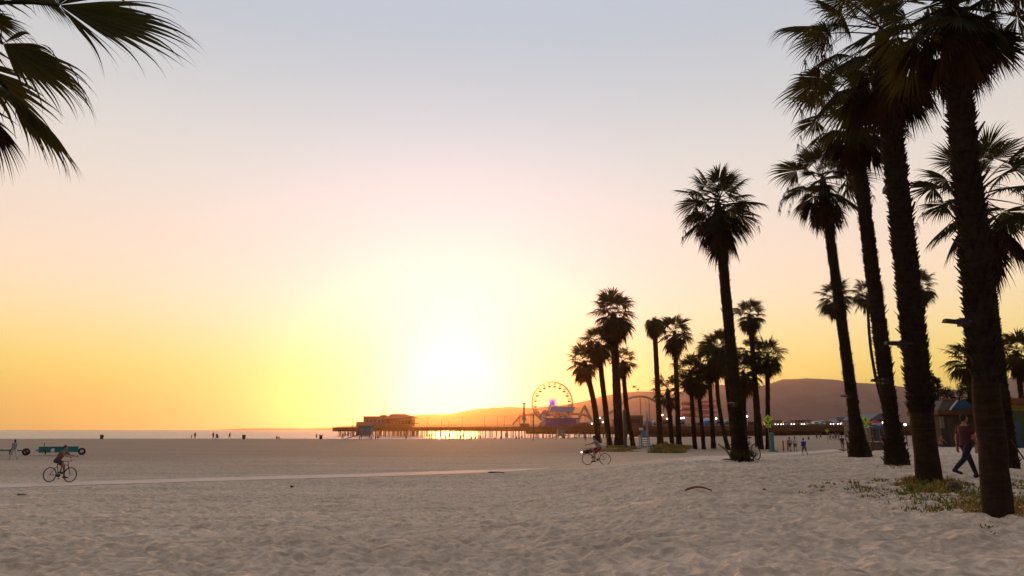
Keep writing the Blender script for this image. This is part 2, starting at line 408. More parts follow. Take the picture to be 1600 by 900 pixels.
# ------------------------------------------------------------------ palms
def bark_material(name, lo, hi, ring):
    m = bpy.data.materials.new(name); m.use_nodes = True; nt = m.node_tree; N = nt.nodes; L = nt.links
    b = N['Principled BSDF']; b.inputs['Roughness'].default_value = .95; b.inputs['Specular IOR Level'].default_value = .05
    tc = N.new('ShaderNodeTexCoord')
    def nz(sc_, k, det=5):
        mp = N.new('ShaderNodeMapping'); mp.inputs['Scale'].default_value = sc_; L.new(tc.outputs['Object'], mp.inputs['Vector'])
        n = N.new('ShaderNodeTexNoise'); n.inputs['Scale'].default_value = k; n.inputs['Detail'].default_value = det; n.inputs['Roughness'].default_value = .7; L.new(mp.outputs[0], n.inputs['Vector']); return n.outputs['Fac']
    rings = nz((1, 1, ring), 3.0); fib = nz((6, 6, 1.6), 4.0); big = nz((1, 1, .6), 1.3, 3)
    def mad(a, k, c=None):
        n = N.new('ShaderNodeMath'); n.operation = 'MULTIPLY_ADD'; L.new(a, n.inputs[0]); n.inputs[1].default_value = k
        if c is None: n.inputs[2].default_value = 0
        else: L.new(c, n.inputs[2])
        return n.outputs[0]
    mixd = mad(big, .35, mad(rings, .4, mad(fib, .25)))
    cr = N.new('ShaderNodeValToRGB'); e = cr.color_ramp.elements; e[0].position = .38; e[1].position = .64; e[0].color = (*lo, 1); e[1].color = (*hi, 1)
    L.new(mixd, cr.inputs[0]); L.new(cr.outputs[0], b.inputs['Base Color'])
    bp = N.new('ShaderNodeBump'); bp.inputs['Strength'].default_value = 1; bp.inputs['Distance'].default_value = .03; L.new(mad(rings, .6, mad(fib, .4)), bp.inputs['Height']); L.new(bp.outputs[0], b.inputs['Normal'])
    MATS[name] = m; return m
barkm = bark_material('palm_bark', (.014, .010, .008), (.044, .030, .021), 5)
shavedm = bark_material('shaved_bark', (.016, .010, .0065), (.058, .033, .021), 8)
deadm = mat('dead_frond', (.045, .022, .011), .9, .4, 3, spec=.05)
def leaf_material():
    m = bpy.data.materials.new('palm_leaf'); m.use_nodes = True; nt = m.node_tree; N = nt.nodes; L = nt.links
    b = N['Principled BSDF']; b.inputs['Roughness'].default_value = .7; b.inputs['Specular IOR Level'].default_value = .1
    tc = N.new('ShaderNodeTexCoord'); nz = N.new('ShaderNodeTexNoise'); nz.inputs['Scale'].default_value = 2.2; nz.inputs['Detail'].default_value = 4
    L.new(tc.outputs['Object'], nz.inputs['Vector'])
    cr = N.new('ShaderNodeValToRGB'); e = cr.color_ramp.elements
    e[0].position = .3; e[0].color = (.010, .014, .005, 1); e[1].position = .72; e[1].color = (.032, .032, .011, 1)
    L.new(nz.outputs['Fac'], cr.inputs[0]); L.new(cr.outputs[0], b.inputs['Base Color'])
    tr = N.new('ShaderNodeBsdfTranslucent'); tr.inputs['Color'].default_value = (.10, .085, .015, 1)
    mx = N.new('ShaderNodeMixShader'); mx.inputs[0].default_value = .22
    L.new(b.outputs[0], mx.inputs[1]); L.new(tr.outputs[0], mx.inputs[2]); L.new(mx.outputs[0], N['Material Output'].inputs['Surface'])
    return m
leafm = leaf_material()
DOWN = Vector((0, 0, -1))
def rdir(az, el): return Vector((math.cos(az) * math.cos(el), math.sin(az) * math.cos(el), math.sin(el)))

def fan_blade(mb, rng, hub, axis, normal, Lb, nseg=30, spread=115, rings=4, droop=.35, split=.5, tip_hang=.5, fold=.25, width=1.0):
    """one costapalmate blade: wedge segments joined near the hub, free and drooping towards the tips"""
    axis = axis.normalized(); normal = (normal - axis * normal.dot(axis)).normalized(); side = axis.cross(normal)
    dth = 2 * R(spread) / nseg
    for i in range(nseg):
        th = -R(spread) + (i + .5) * dth + rng.uniform(-.2, .2) * dth
        u = abs(th) / R(spread)
        if rng.random() < .07: continue
        ln = Lb * (1.0 - .38 * u ** 1.6) * rng.uniform(.86, 1.05)
        d = axis * math.cos(th) + side * math.sin(th)
        d = (d - normal * (fold * u * u)).normalized()                       # the sides of the fan fold down
        tng = (-axis * math.sin(th) + side * math.cos(th))
        hang = tip_hang * rng.uniform(.3, 1.6); sp = split * rng.uniform(.85, 1.1)
        pl = (1 if i % 2 else -1) * .012 * Lb
        vs = []; p = Vector(hub) + d * (.012 * Lb); dd = d.copy(); last = .012
        tws = rng.uniform(-.6, .6)
        for k in range(rings + 1):
            t = .012 + (.988) * k / rings
            step = (t - last) * ln; last = t
            dd = (dd + DOWN * (droop * .25 * (1.0 / rings) + (hang * 3.4 / rings * (max(0, (t - sp)) / (1 - sp)) ** 1.6 if t > sp else 0))).normalized()
            p = p + dd * step
            if t <= sp: w = t * ln * math.tan(dth / 2) * 1.12
            else: w = sp * ln * math.tan(dth / 2) * 1.12 * max(.03, ((1 - t) / (1 - sp)) ** 1.25)
            w *= width
            tg = tng if t <= sp else (tng + normal * tws * (t - sp)).normalized()
            o = normal * (pl * (t / sp if t < sp else ((1 - t) / (1 - sp)) ** 1.3))
            vs.append(p - tg * w + o); vs.append(p + tg * w - o)
        mb.add(vs, [(2 * k, 2 * k + 1, 2 * k + 3, 2 * k + 2) for k in range(rings)])

def frond(mb, rng, root, az, el, Lp, Lb, roll=0.0, **kw):
    """petiole curving outwards and down, then the fan"""
    d = rdir(az, el); p = Vector(root); pts = [p.copy()]; n = 5
    sag = kw.pop('sag', .5)
    for k in range(n):
        d = (d + DOWN * (sag * .22 * (k / n) * max(.15, math.cos(el)))).normalized(); p = p + d * (Lp / n); pts.append(p.copy())
    mb.tube(pts, [.028, .012], n=4, cap=False)
    side = d.cross(Vector((0, 0, 1)))
    side = side.normalized() if side.length > .05 else Vector((math.sin(az), -math.cos(az), 0))
    nrm = side.cross(d).normalized()
    nrm = Quaternion(d, roll) @ nrm
    fan_blade(mb, rng, p, d, nrm, Lb, **kw)
    return p, d

def make_trunk(rng, pb, pc, r0, r1, r2, detail, shaved=0.0, flare=1.0, bend=0.0, stubs=1.0):
    """tapered trunk from pb to pc with ragged leaf bases; returns trunk mesh builder, the path and (if shaved) the smooth foot"""
    H = (pc - pb).length; n = max(10, int(H / (.35 if detail > 1 else .8)))
    sidev = Vector((1, 0, 0)); path = []; rad = []
    for i in range(n + 1):
        t = i / n
        p = pb.lerp(pc, t) + sidev * (bend * math.sin(math.pi * t)) + Vector((rng.uniform(-.012, .012), rng.uniform(-.012, .012), 0))
        z = t * H
        r = r1 + (r2 - r1) * t
        if z < 2.2: r = r + (r0 - r1) * (1 - z / 2.2) ** 2 * flare
        r *= 1 + rng.uniform(-.03, .03)
        path.append(p); rad.append(r)
    ns = 20 if detail > 1 else 10
    mb = MB(); ft = MB()
    cut = next((i for i in range(n + 1) if i / n * H > shaved), 0) if shaved else 0
    if shaved:
        ft.tube([pb - Vector((0, 0, .25))] + path[:cut + 1], [rad[0] * 1.04] + [x * (1 + .03 * math.sin(i * 2.1)) for i, x in enumerate(rad[:cut + 1])], n=ns)
        mb.tube(path[cut:], [rad[cut] * 1.0] + [x * 1.06 for x in rad[cut + 1:]], n=ns)
    else:
        mb.tube([pb - Vector((0, 0, .3))] + path, [rad[0] * 1.05] + rad, n=ns)
    # leaf bases
    dz = (.085 if detail > 2 else .11) if detail > 1 else .30
    per = 11 if detail > 1 else 6
    z = max(.15, shaved + .05); a = 0.0
    while z < H - .1:
        t = z / H; i = min(int(t * n), n - 1); f = t * n - i
        c = path[i].lerp(path[i + 1], f); r = (rad[i] + (rad[i + 1] - rad[i]) * f) * (1.06 if shaved else 1)
        keep = 1.0 if z > 3 else .8
        for k in range(per):
            if rng.random() > keep * (.92 if detail > 1 else .8): continue
            an = a + 2 * math.pi * k / per + rng.uniform(-.12, .12)
            o = Vector((math.cos(an), math.sin(an), 0)); tg = Vector((-math.sin(an), math.cos(an), 0)); up = Vector((0, 0, 1))
            big = stubs * rng.uniform(.5, 1.25) * (1.9 if rng.random() < .05 else 1)
            w = r * (.30 if detail > 1 else .42) * rng.uniform(.8, 1.1); ln = (.105 if detail > 1 else .13) * big; th = .03
            b0 = c + o * (r * .96); lean = rng.uniform(.45, 1.1)
            e = b0 + o * (ln * .62) + up * (ln * lean)
            low = b0 - up * (dz * 1.2)
            mb.add([low - tg * w, low + tg * w, b0 + tg * w * .9 + o * .015, b0 - tg * w * .9 + o * .015,
                    e - tg * w * .4, e + tg * w * .4, b0 + up * th + tg * w * .6, b0 + up * th - tg * w * .6],
                   [(0, 1, 2, 3), (3, 2, 5, 4), (4, 5, 6, 7), (1, 6, 5, 2), (0, 3, 4, 7)])
        a += 2.4; z += dz * rng.uniform(.85, 1.15)
    return mb, path, rad, ft

def palm(label, bp, cp, Rm, r0, r1, r2, nf=30, ns=16, detail=1, seed=1, shaved=0, flare=1.0, bend=0.0, el=(82, -58), skirt_len=1.2,
         stubs=1.0, group='palms on the beach', tipd=.85, blade=.58, name='fan_palm', nseg=None, skirt_el=(-52, -84), threads=0):
    rng = random.Random(seed)
    root = thing(name, label, 'palm tree', bp, 0, group)
    if detail == 1: nf += 4; blade = .63
    top = Vector(cp) - Vector(bp)                                           # local coordinates from the base
    pb = Vector((0, 0, 0))
    heart = top.normalized()
    tr, path, rad, ft = make_trunk(rng, pb, top - heart * (.25 * Rm), r0, r1, r2, detail, shaved, flare, bend, stubs)
    tr.tube([path[-1], path[-1] + heart * (.16 * Rm), path[-1] + heart * (.26 * Rm)], [r2, r2 * .75, .02], n=9)
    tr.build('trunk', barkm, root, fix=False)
    if shaved: ft.build('trunk_foot', shavedm, root, smooth=True, fix=False, label='smooth shaved brown foot of the trunk')
    mb = MB(); sk = MB()
    nseg = nseg or (52 if detail > 2 else 40 if detail > 1 else 20); rings = 6 if detail > 1 else 4
    for i in range(nf):
        q = (i + .5) / nf
        e = R(el[0] + (el[1] - el[0]) * q ** .85) + rng.uniform(-.12, .12)
        az = i * 2.39996 + rng.uniform(-.3, .3)
        s = rng.uniform(.78, 1.12) * (1 - .12 * (q < .2)) * (1.12 if detail == 1 else 1)
        rootp = top + Vector((math.cos(az) * r2 * .5, math.sin(az) * r2 * .5, Rm * (.10 - .32 * q)))
        frond(mb, rng, rootp, az, e, Rm * (1 - blade) * s, Rm * blade * s * 1.05, roll=rng.uniform(-.5, .5), nseg=nseg, rings=rings,
              droop=rng.uniform(.3, .6), split=.52, tip_hang=tipd * rng.uniform(.6, 1.5), fold=rng.uniform(.2, .5), spread=rng.uniform(100, 122))
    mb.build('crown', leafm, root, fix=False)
    for i in range(ns):
        q = (i + .5) / max(ns, 1); az = i * 2.39996 + rng.uniform(-.4, .4)
        e = R(skirt_el[0] + (skirt_el[1] - skirt_el[0]) * q) + rng.uniform(-.1, .1)
        rootp = top + Vector((math.cos(az) * r2 * .8, math.sin(az) * r2 * .8, Rm * (-.16 - .22 * q * skirt_len)))
        frond(sk, rng, rootp, az, e, Rm * .38 * skirt_len * rng.uniform(.7, 1.1), Rm * .52 * skirt_len * rng.uniform(.8, 1.15), roll=rng.uniform(-.6, .6), nseg=max(14, nseg * 2 // 3), rings=rings,
              droop=1.0, split=.5, tip_hang=.5, fold=.5, spread=rng.uniform(38, 75), width=1.25)
    for i in range(threads):                                                # dry flower stalks hanging out of the crown
        az = rng.uniform(0, 6.28); e = R(rng.uniform(0, 45)); d = rdir(az, e); p = top + Vector((0, 0, .1)); pts = [p]
        for k in range(9):
            d = (d + DOWN * .30).normalized(); p = p + d * (Rm * .15); pts.append(p)
        sk.tube(pts, [.014, .005], n=3, cap=False)
        for k in range(4, 9):
            for j in range(7):
                q0 = pts[k] + Vector((rng.uniform(-.04, .04), rng.uniform(-.04, .04), 0)); q1 = q0 + Vector((rng.uniform(-.10, .10), rng.uniform(-.10, .10), -rng.uniform(.15, .5)))
                sk.tube([q0, q0.lerp(q1, .5) + Vector((.02, 0, 0)), q1], [.010, .004], n=3, cap=False)
    if sk.v: sk.build('dead_skirt', deadm, root, fix=False, label='hanging skirt of dry brown fronds')
    return root

def palm_px(label, base_px, crown_px, Rpx, wpx, Y=None, **kw):
    """base_px (px, py) on the sand, crown_px the middle of the crown, wpx = trunk widths (base, middle, top) in photo pixels"""
    b = base(*base_px) if Y is None else stand(base_px[0], Y)
    c = at(crown_px[0], crown_px[1], b.y + kw.pop('dy', 0.0)); s = mpp(b.y)
    if kw.get('detail', 1) == 1: Rpx *= 1.12
    k = s * b.y / math.hypot(b.x, b.y)                  # a round trunk looks wider towards the frame edge
    return palm(label, b, c, Rpx * s, wpx[0] / 2 * k, wpx[1] / 2 * k, wpx[2] / 2 * k, **kw)

# the five big palms in front
T = palm_px('nearest palm, thick trunk with smooth bare foot, crown cut by top of frame', (1561, 811), (1484, -8), 170, (50, 49, 38),
            nf=32, ns=24, detail=3, seed=11, shaved=2.05, flare=.15, blade=.50, stubs=1.35, el=(72, -48), skirt_len=1.0, tipd=.35, skirt_el=(-40, -84), threads=2)
S_ = palm_px('tall palm with yellow dry grass round its smooth foot and a stone beside it', (1453, 760), (1376, 42), 182, (44, 39, 32),
             nf=31, ns=20, detail=3, seed=27, shaved=1.75, flare=.6, blade=.48, stubs=1.3, el=(72, -48), skirt_len=1.0, skirt_el=(-45, -84), threads=7)
Rr = palm_px('palm with a bulging ragged trunk foot and a floodlight fixed high on it', (1402, 727), (1330, 165), 106, (42, 25, 21),
             nf=32, ns=20, blade=.50, stubs=1.2, detail=2, seed=35, el=(76, -58), skirt_len=1.1, skirt_el=(-48, -84), threads=5)
Q = palm_px('leaning palm with flared root foot and dry flower stalks hanging in its crown', (1344, 714), (1284, 275), 84, (40, 19, 14),
            nf=25, ns=18, stubs=1.1, detail=2, seed=46, el=(76, -48), skirt_len=1.1, threads=8)
M = palm_px('single tall palm with a full round crown and broken green stumps at its foot', (1158, 720), (1121, 312), 80, (32, 20, 13.5),
            nf=34, ns=20, stubs=1.1, blade=.58, tipd=1.0, detail=2, seed=53, el=(78, -52), skirt_len=1.15, threads=5)
# the palm whose crown hangs in at the top left: stems, then the fronds the photo shows one by one
def corner_palm():
    rng = random.Random(5); Y = 6.0; c = at(-118, 30, Y); b = Vector((c.x - .1, Y + .1, gz(c.x, Y)))
    root = thing('fan_palm', 'palm mostly outside the frame, dark fronds reaching in at top corner over sea', 'palm tree', b, 0, 'palms on the beach')
    top = c - b
    tr, path, rad, ft = make_trunk(rng, Vector((0, 0, 0)), top, .36, .28, .22, 2)
    tr.build('trunk', barkm, root, fix=False)
    mb = MB(); sk = MB()
    def one(hx, hy, tx, ty, dY0, dY1, roll, out=mb, spread=112, tip=.55, nseg=56, split=.55, droop=.3, fold=.3, width=1.0):
        h = at(hx, hy, Y + dY0) - b; t = at(tx, ty, Y + dY1) - b
        ax = (t - h); Lb = ax.length; ax.normalize()
        d0 = (h - top).normalized(); pts = [top.lerp(h, k / 5) + Vector((0, 0, .10 * math.sin(math.pi * k / 5))) for k in range(6)]
        out.tube(pts, [.03, .016], n=5, cap=False)
        side = ax.cross(Vector((0, 0, 1))).normalized(); nrm = Quaternion(ax, roll) @ side.cross(ax).normalized()
        fan_blade(out, rng, h, ax, nrm, Lb, nseg=nseg, spread=spread, rings=11, droop=droop, split=split * .80, tip_hang=tip * 1.25, fold=fold, width=width * .86)
    one(92, 8, 308, 4, .0, -.25, R(8), tip=.8, fold=.25, droop=.2)
    one(4, 68, 152, 96, -.1, -.35, R(-12), tip=1.2, split=.55, fold=.25)
    one(12, 142, 122, 238, .1, -.1, R(-18), tip=1.0, spread=88, fold=.35)
    one(30, -40, 130, 40, .5, .8, R(10), tip=.5)
    one(-30, 20, 70, 55, .4, .6, R(-5), tip=.6, fold=.4)
    one(-20, 175, 8, 292, .15, .1, R(40), out=sk, spread=38, tip=.4, nseg=26, droop=.6, width=1.4)
    one(-40, 120, 40, 165, .4, .5, R(20), tip=.9, spread=80)
    for i in range(16):
        az = R(95 + i * 170 / 16) + rng.uniform(-.1, .1); e = R(rng.uniform(-30, 60))
        frond(mb, rng, top + Vector((0, 0, .1)), az, e, .85, 1.05, nseg=36, rings=6, droop=.4, tip_hang=.6)
    mb.build('crown', leafm, root, fix=False); sk.build('dead_skirt', deadm, root, fix=False)
corner_palm()
# crowd of fronds at the frame's edge, behind the nearest palm
palm_px('bushy palm half hidden behind the nearest trunk, crown cut by frame edge', (1573, 731), (1529, 296), 128, (26, 19, 16), Y=23.5, nf=26, ns=14, blade=.5, detail=2, seed=61,
        el=(75, -45), tipd=.7, threads=4)
palm_px('small dark palm at the edge of the frame, above the yellow stand', (1600, 700), (1588, 548), 36, (11, 9, 8), Y=66, nf=26, ns=14, seed=63, el=(75, -40))
palm_px('short palm whose crown peeks out behind the nearest trunk, above the hut', (1517, 700), (1512, 560), 34, (12, 9, 8), Y=62, nf=26, ns=10, seed=64, el=(75, -40))
palm_px('distant palm showing behind the tall palm with grass at its foot', (1442, 692), (1436, 444), 28, (10, 8, 7), Y=95, nf=26, ns=12, seed=65)
palm_px('distant slim palm with small crown, hidden in part by the leaning palm', (1338, 694), (1303, 461), 30, (8, 7, 6), Y=100, nf=22, ns=14, seed=66, tipd=.6)
palm_px('distant palm on thin bent stem between leaning palm and bulging one', (1398, 694), (1354, 456), 27, (6, 5, 4.5), Y=110, nf=20, ns=10, seed=67, bend=-1.2)
# the grove in the middle distance
G = [('outermost palm of the grove, on the wheel side, leaning, with drooping fan crown', (935, 692), (912, 562), 30, (11, 9, 8), dict(nf=24, ns=14, seed=71, bend=.5)),
     ('tallest palm of the cluster near the wheel, thick trunk and dense double crown', (968, 699), (958, 486), 37, (19, 14, 11), dict(nf=34, ns=30, seed=72, el=(78, -50), skirt_len=1.3)),
     ('middle palm of the cluster near the wheel, crown below the tallest one', (953, 699), (934, 532), 31, (10, 8, 8), dict(nf=26, ns=18, seed=73)),
     ('thin palm leaning out of the wheel-side cluster towards the lone upright palm', (990, 698), (973, 562), 22, (8, 7, 7), dict(nf=20, ns=10, seed=74, bend=-.3)),
     ('straight palm with folded drooping narrow crown', (1032, 694), (1022, 496), 24, (11, 9, 7), dict(nf=26, ns=26, seed=75, el=(-28, -80), skirt_len=1.2, skirt_el=(-60, -86))),
     ('palm with wide ragged crown next to the folded one', (1061, 697), (1054, 516), 31, (11, 8, 7), dict(nf=22, ns=18, seed=76)),
     ('low sparse young palm between two taller trunks', (1051, 703), (1043, 606), 24, (8, 7, 7), dict(nf=11, ns=12, seed=77, el=(75, -10))),
     ('low palm of the row, first after the sparse young one', (1086, 702), (1078, 578), 28, (8, 7, 6), dict(nf=26, ns=18, seed=78)),
     ('low palm with the shortest dense crown in the row', (1100, 702), (1090, 592), 23, (7, 6, 6), dict(nf=22, ns=16, seed=79)),
     ('mid row palm with straight trunk and shaggy crown', (1115, 701), (1107, 562), 29, (9, 7, 6), dict(nf=26, ns=16, seed=80)),
     ('leaning palm with the highest crown of the row, trunk bending towards the single tall palm', (1138, 703), (1119, 543), 31, (8, 6, 6), dict(nf=28, ns=14, seed=81, bend=-.5)),
     ('leaning thin palm close beside the single tall palm', (1147, 700), (1131, 560), 24, (7, 6, 6), dict(nf=22, ns=10, seed=82)),
     ('palm hidden behind the single tall trunk, fronds showing on both sides', (1164, 702), (1161, 577), 32, (8, 7, 7), dict(nf=24, ns=14, seed=83)),
     ('taller of the two palms by the walker sign, small crown above a neat skirt', (1189, 702), (1171, 489), 26, (10, 9, 7), dict(nf=22, ns=22, seed=84, skirt_len=1.2)),
     ('shorter of the two palms by the walker sign, trunk right behind its post', (1200, 702), (1199, 552), 29, (9, 7, 7), dict(nf=28, ns=14, seed=85)),
     ('low crown squeezed behind the taller of the two palms by the sign', (1183, 699), (1176, 545), 24, (7, 6, 6), dict(nf=20, ns=8, seed=86))]
for lb, bpx, cpx, rp, wp, kw in G:
    palm_px(lb, bpx, cpx, rp, wp, **kw)
# ------------------------------------------------------------------ the pier
P0 = Vector((137.6, 300, 0)); PU = Vector((-.718, .696, 0)).normalized(); PM = Vector((.696, .718, 0)).normalized()
DECK = 6.7
def pier_s(px, off=0.0):
    k = (px - 800) / F * math.cos(TH); o = P0 + PM * off
    return (k * o.y - o.x) / (PU.x - k * PU.y)
def pier_pt(px, off=0.0, z=DECK):
    p = P0 + PM * off + PU * pier_s(px, off); return Vector((p.x, p.y, z))
def pz(py, Y): return at(800, py, Y).z
woodm = mat('pier_timber', (.13, .055, .03), .9, .35, .8, spec=.05)  # reddish-brown timber, its tint pushed redder to carry the orange sun glare
deckm = mat('pier_deck_boards', (.12, .075, .05), .9, .3, .5, spec=.05)
railm = mat('pier_railing_paint', (.10, .06, .045), .8, .2, 1)
stlm = mat('painted_steel_grey', (.17, .17, .18), .5, .15, 1)
darkm = mat('dark_metal', (.03, .03, .032), .6, .2, 2)
whitem = mat('white_paint', (.72, .70, .68), .6, .08, 2)
def lampm(name, col, k): return mat(name, (.8, .8, .8), emit=col, estr=k)
warm = lampm('warm_lamp_glow', (1.0, .72, .36), 7); cool = lampm('white_lamp_glow', (1.0, .93, .82), 7)

def along(s0, s1, off0, off1, z0, z1, mb):
    """a box lying along the pier line"""
    c = [P0 + PU * s + PM * o for s, o in ((s0, off0), (s1, off0), (s1, off1), (s0, off1))]
    vs = [(p.x, p.y, z) for z in (z0, z1) for p in c]
    return mb.add(vs, [(0, 3, 2, 1), (4, 5, 6, 7), (0, 1, 5, 4), (1, 2, 6, 5), (2, 3, 7, 6), (3, 0, 4, 7)])
def build_pier():
    rng = random.Random(3); root = thing('pier', 'long timber pier on rows of piles running from the beach into the sea', 'pier', (P0.x, P0.y, 0))
    off = Vector((P0.x, P0.y, 0)); sW = pier_s(806); sE = pier_s(527); s0 = -95
    d = MB(); along(s0, sW, 0, 62, DECK - .5, DECK, d); along(sW, sE, 0, 11, DECK - .5, DECK, d)
    pl = pier_pt(590, 11); d.box((pl.x, pl.y + 12, DECK - .25), (68, 38, .496))
    d.shift(-off).build('deck', deckm, root)
    b = MB(); along(s0, sE, .35, .75, DECK - 2.4, DECK - .503, b); along(sW, sE, 10, 10.5, DECK - 2.8, DECK - .503, b); b.box((pl.x, pl.y - 6.6, DECK - 1.9), (68, .3, 2.7))
    for i in range(40):
        s = sW + (sE - sW) * (i + .5) / 40; along(s - .2, s + .2, .76, 9.99, DECK - 1.3, DECK - .503, b)
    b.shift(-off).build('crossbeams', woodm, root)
    w = MB(); along(s0, pier_s(985, 9), 9, 9.4, 1, DECK - .503, w); along(pier_s(984, 9), sW, 9, 9.4, 2.3, DECK - .503, w)  # dark sheet added where only shade lies under the deck
    w.shift(-off).build('under_deck_shade_sheet', woodm, root, label='dark sheet added for the shade below the deck')
    r = MB(); n = int((sE - s0) / 2.4)
    for i in range(n + 1):
        s = s0 + (sE - s0) * i / n; p = P0 + PU * s + PM * .18
        r.box((p.x, p.y, DECK + .55), (.14, .14, 1.1))
    for z in (.38, .74, 1.12): along(s0, sE, .12, .24, DECK + z - .05, DECK + z + .05, r)
    r.shift(-off).build('railing', railm, root)
    k = 0; s = pier_s(1010)
    while s < sE and k < 96:
        p = P0 + PU * s + PM * (.55 + rng.uniform(-.05, .05)) - off
        q = p + Vector((rng.uniform(-.35, .35), rng.uniform(-.2, .2), 0))
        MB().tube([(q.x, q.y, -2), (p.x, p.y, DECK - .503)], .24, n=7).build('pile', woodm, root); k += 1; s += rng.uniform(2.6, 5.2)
    m = MB()
    for o in (5.3, 10.2):
        s = pier_s(960)
        while s < sE + 4:
            p = P0 + PU * s + PM * o - off; m.tube([(p.x, p.y, -2), (p.x, p.y, DECK - .503)], .22, n=6); s += 5.1
    for i in range(100):
        p = pl - off + Vector((rng.uniform(-32, 32), rng.uniform(-4, 29), 0)); m.tube([(p.x, p.y, -2), (p.x, p.y, DECK - .503)], .25, n=6)
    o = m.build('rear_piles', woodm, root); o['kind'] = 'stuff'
build_pier()

def block(mb, px0, px1, py0, py1, Y, dep, z0=None, ox=0, o=None):
    """axis-aligned block whose front fills the photo rectangle at distance Y"""
    a = at(px0, 671, Y); b = at(px1, 671, Y); zt = pz(py0, Y); zb = pz(py1, Y) if z0 is None else z0
    c = Vector(((a.x + b.x) / 2, Y + dep / 2, (zt + zb) / 2)) - (o or Vector((0, 0, 0)))
    return mb.box(c, (b.x - a.x, dep, zt - zb))

# restaurant at the pier head
def restaurant():
    Y = pier_pt(600, 3).y; s = mpp(Y); o = Vector((at(600, 671, Y).x, Y + 9, DECK))
    root = thing('pier_restaurant', 'large low restaurant building with stepped roofs and a mast at the seaward pier end', 'building', o)
    wm = mat('glare_reddened_boards', (.36, .11, .06), .85, .2, .4); gm = mat('glare_warmed_grey_boards', (.34, .19, .15), .85, .2, .4); rm = mat('rust_red_roof', (.34, .085, .04), .85, .2, .3)  # wall boards coloured redder to paint in the orange sun glare
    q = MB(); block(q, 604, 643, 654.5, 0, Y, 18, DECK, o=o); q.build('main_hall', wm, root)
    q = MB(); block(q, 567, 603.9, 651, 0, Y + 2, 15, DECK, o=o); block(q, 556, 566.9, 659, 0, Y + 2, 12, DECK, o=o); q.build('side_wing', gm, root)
    # hipped roof over the hall
    a = at(601, 671, Y).x - o.x; b = at(650, 671, Y).x - o.x; c0 = at(608, 671, Y).x - o.x; c1 = at(630, 671, Y).x - o.x; z0 = pz(654.4, Y) - o.z; z1 = pz(646.3, Y) - o.z
    y0, y1 = -11.5, 11.5
    MB().add([(a, y0, z0), (b, y0, z0 + .6), (b, y1, z0 + .6), (a, y1, z0), (c0, -3.5, z1), (c1, -3.5, z1), (c1, 3.5, z1), (c0, 3.5, z1)],
             [(0, 3, 2, 1), (4, 5, 6, 7), (0, 1, 5, 4), (1, 2, 6, 5), (2, 3, 7, 6), (3, 0, 4, 7)]).build('roof', rm, root)
    q = MB(); block(q, 593, 602, 648.3, 651, Y + 4, 8, o=o); block(q, 566, 604.2, 650.2, 651.05, Y + 1.6, 16, o=o); q.build('wing_parapet', rm, root)
    q = MB(); block(q, 643.05, 652, 661, 662.2, Y - .5, 12, o=o); q.build('canopy', rm, root)
    wd = mat('dim_window', (.05, .045, .05), .2, .1, 1)
    for i in range(7):
        q = MB(); px = 606 + i * 5.2; block(q, px, px + 3.6, 658, 662.5, Y - .06, .1, o=o); q.build('window', wd, root)
    for i in range(5):
        q = MB(); px = 571 + i * 6.2; block(q, px, px + 4, 656, 660, Y + 1.94, .1, o=o); q.build('window', wd, root)
    q = MB(); x = at(597, 671, Y).x - o.x; zb = pz(648.3, Y) - o.z; zt = pz(617, Y) - o.z
    q.tube([(x, -2, zb), (x, -2, zt)], [.22, .07], n=6)
    for i in range(7): z = zb + (zt - zb) * (i + 1) / 9; q.tube([(x - .9 + i * .08, -2, z), (x + .9 - i * .08, -2, z)], .06, n=4)
    q.build('mast', darkm, root)
restaurant()
def fishing_crane():
    p = pier_pt(551, 2); Y = p.y; root = thing('gantry_lamp', 'tall lamp with long arm at the very end of the pier', 'lamp post', p)
    zt = pz(655, Y) - DECK; ax = (at(541, 671, Y).x - p.x)
    MB().tube([(0, 0, 0), (0, 0, zt)], .3, n=6).build('post', darkm, root)
    MB().tube([(.3, 0, zt), (ax, 0, zt + .1)], .2, n=6).build('arm', darkm, root); MB().box((ax, 0, zt - .45), (1.2, .5, .5)).build('lamp_head', darkm, root)
fishing_crane()
def pier_lamps():
    proto = None
    for px in (668, 690, 722, 757, 777, 788):
        p = pier_pt(px, 1.0)
        if proto is None:
            proto = thing('pier_lamp', 'thin lamp post standing on the narrow pier deck between restaurant and wheel', 'lamp post', p, 0, 'lamp posts on the pier deck')
            MB().tube([(0, 0, 0), (0, 0, 6.2)], [.12, .07], n=6).build('post', darkm, proto); MB().tube([(0, 0, 6.1), (.5, 0, 6.45), (1.1, 0, 6.4)], .06, n=5).build('arm', darkm, proto)
            MB().ell((1.2, 0, 6.33), (.34, .2, .12)).build('lamp_head', darkm, proto)
        else: dup(proto, None, p)
    p = pier_pt(701, 1.4); u = thing('sun_shade', 'square sun shade on a post on the pier deck', 'sun shade', p)
    MB().tube([(0, 0, 0), (0, 0, 3)], .12, n=6).build('post', darkm, u); MB().box((0, 0, 3.15), (3.4, 2.4, .3), taper=(.3, .3)).build('canopy', railm, u)
pier_lamps()

